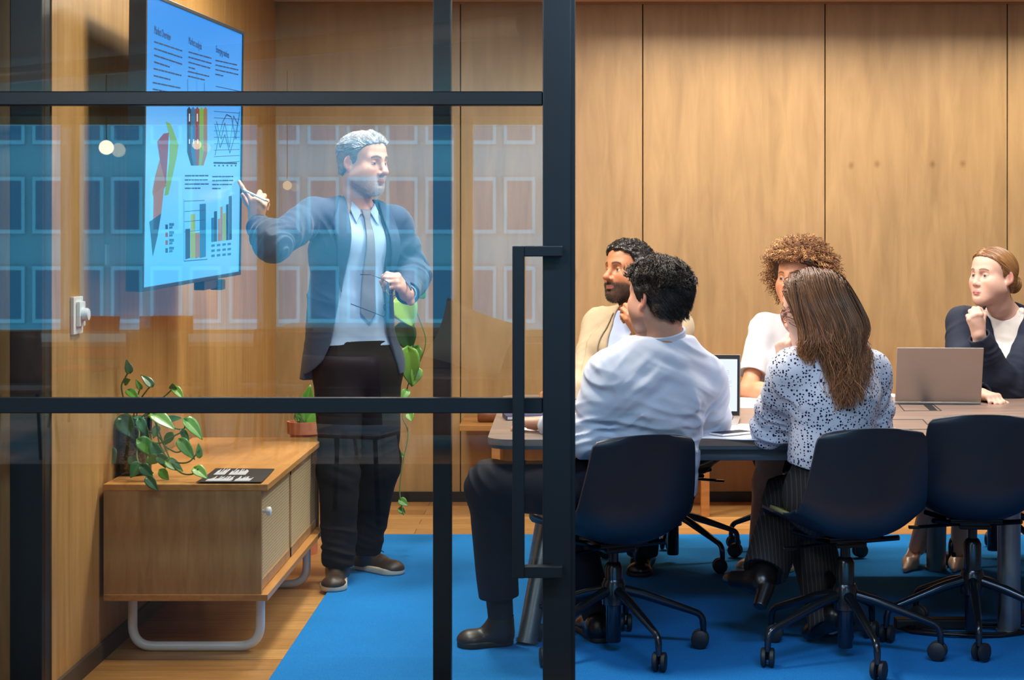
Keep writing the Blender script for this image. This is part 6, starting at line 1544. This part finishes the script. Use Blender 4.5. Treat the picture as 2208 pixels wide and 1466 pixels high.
# ------------------------------------------------------------------ light
w = bpy.data.worlds.new('World'); scene.world = w; w.use_nodes = True
bg = w.node_tree.nodes['Background']; bg.inputs[0].default_value = (.10,.46,.74,1); bg.inputs[1].default_value = 6.0
def ceiling_light(x, y, sx, sy, watts, color, label, spread=180, rot=(0,0,0)):
    r = empty('ceiling_light', (x, y, CEIL)); tag(r, label, 'light', 'recessed ceiling lights')
    b = MB(); ring_w = .02
    b.box((-sx/2-ring_w,-sy/2-ring_w,-.012), (sx/2+ring_w,-sy/2,0), M['black_frame']); b.box((-sx/2-ring_w,sy/2,-.012), (sx/2+ring_w,sy/2+ring_w,0), M['black_frame'])
    b.box((-sx/2-ring_w,-sy/2,-.012), (-sx/2,sy/2,0), M['black_frame']); b.box((sx/2,-sy/2,-.012), (sx/2+ring_w,sy/2,0), M['black_frame']); b.build('frame', None, r)
    l = bpy.data.lights.new('lamp', 'AREA'); l.shape = 'RECTANGLE'; l.size = sx; l.size_y = sy; l.energy = watts; l.color = color; l.spread = math.radians(spread)
    o = bpy.data.objects.new('lamp', l); COL.objects.link(o); o.location = (x, y, CEIL-.014); o.rotation_euler = rot
WARM = (1,.89,.74); NEU = (1,.95,.90)
ceiling_light(.55, 6.6, 1.3, .25, 50, NEU, 'recessed light above the left half of the table')
ceiling_light(2.0, 6.6, 1.3, .25, 50, NEU, 'recessed light above the right half of the table')
ceiling_light(.95, 8.55, 1.5, .1, 29, WARM, 'recessed wall washer above the left back wall panels', 150)
ceiling_light(2.75, 8.55, 1.7, .1, 29, WARM, 'recessed wall washer above the right back wall panels', 150)
ceiling_light(-.75, 6.9, .35, .35, 64, WARM, 'recessed square light above the presenter')
ceiling_light(-.55, 5.5, .4, .4, 42, WARM, 'recessed square light above the sideboard')
ceiling_light(-3.5, 7.0, .5, .5, 25, WARM, 'recessed light of the neighbouring room')
ceiling_light(.9, 2.9, 1.6, .5, 80, (.48,.72,1), 'added cool fill light in the corridor before the glass, right')  # added front fill for shirts and chair backs, not a known fixture
ceiling_light(-1.6, 2.9, 1.2, .4, 46, (.66,.82,1), 'added cool fill light in the corridor before the glass, left')  # added front fill, also brightens the sideboard end panel
ceiling_light(-5.3, -2.4, .5, 1.2, 60, WARM, 'added lounge fill light far left of the viewer, outside the reflection')  # added to brighten the mirrored lounge, placed where it is not mirrored
ceiling_light(1.7, -2.4, .5, 1.2, 50, WARM, 'added lounge fill light right of the viewer, outside the reflection')  # second added light for the mirrored lounge, kept out of view
ceiling_light(-1.5, 1.5, 1.6, .3, 45, WARM, 'unseen added light between viewer and glass, clear of the reflection')  # set ahead of the viewer so only its light shows
b = MB(); b.tube([(-4.0,-2.27,2.62), (-.2,.5,2.62)], .06, M['white'], 16); tag(b.build('ceiling_duct'), 'pale slanting duct under the lounge ceiling', 'duct')
# ------------------------------------------------------------------ camera
cd = bpy.data.cameras.new('camera'); cam = bpy.data.objects.new('camera', cd); COL.objects.link(cam)
cam.location = (0,0,CAMH); cam.rotation_euler = (PI/2,0,0); cd.sensor_width = 36; cd.lens = 36*F/2208
cd.shift_x = -(CX-1104)/2208; cd.shift_y = -(733-CY)/2208; cd.clip_end = 200
cd.dof.use_dof = True; cd.dof.focus_distance = 6.5; cd.dof.aperture_fstop = 9
scene.camera = cam
vs = scene.view_settings; vs.view_transform = 'Standard'; vs.look = 'None'; vs.gamma = 1; vs.use_curve_mapping = False; vs.exposure = 0.1
scene.cycles.max_bounces = 8; scene.cycles.transparent_max_bounces = 16; scene.cycles.caustics_reflective = False
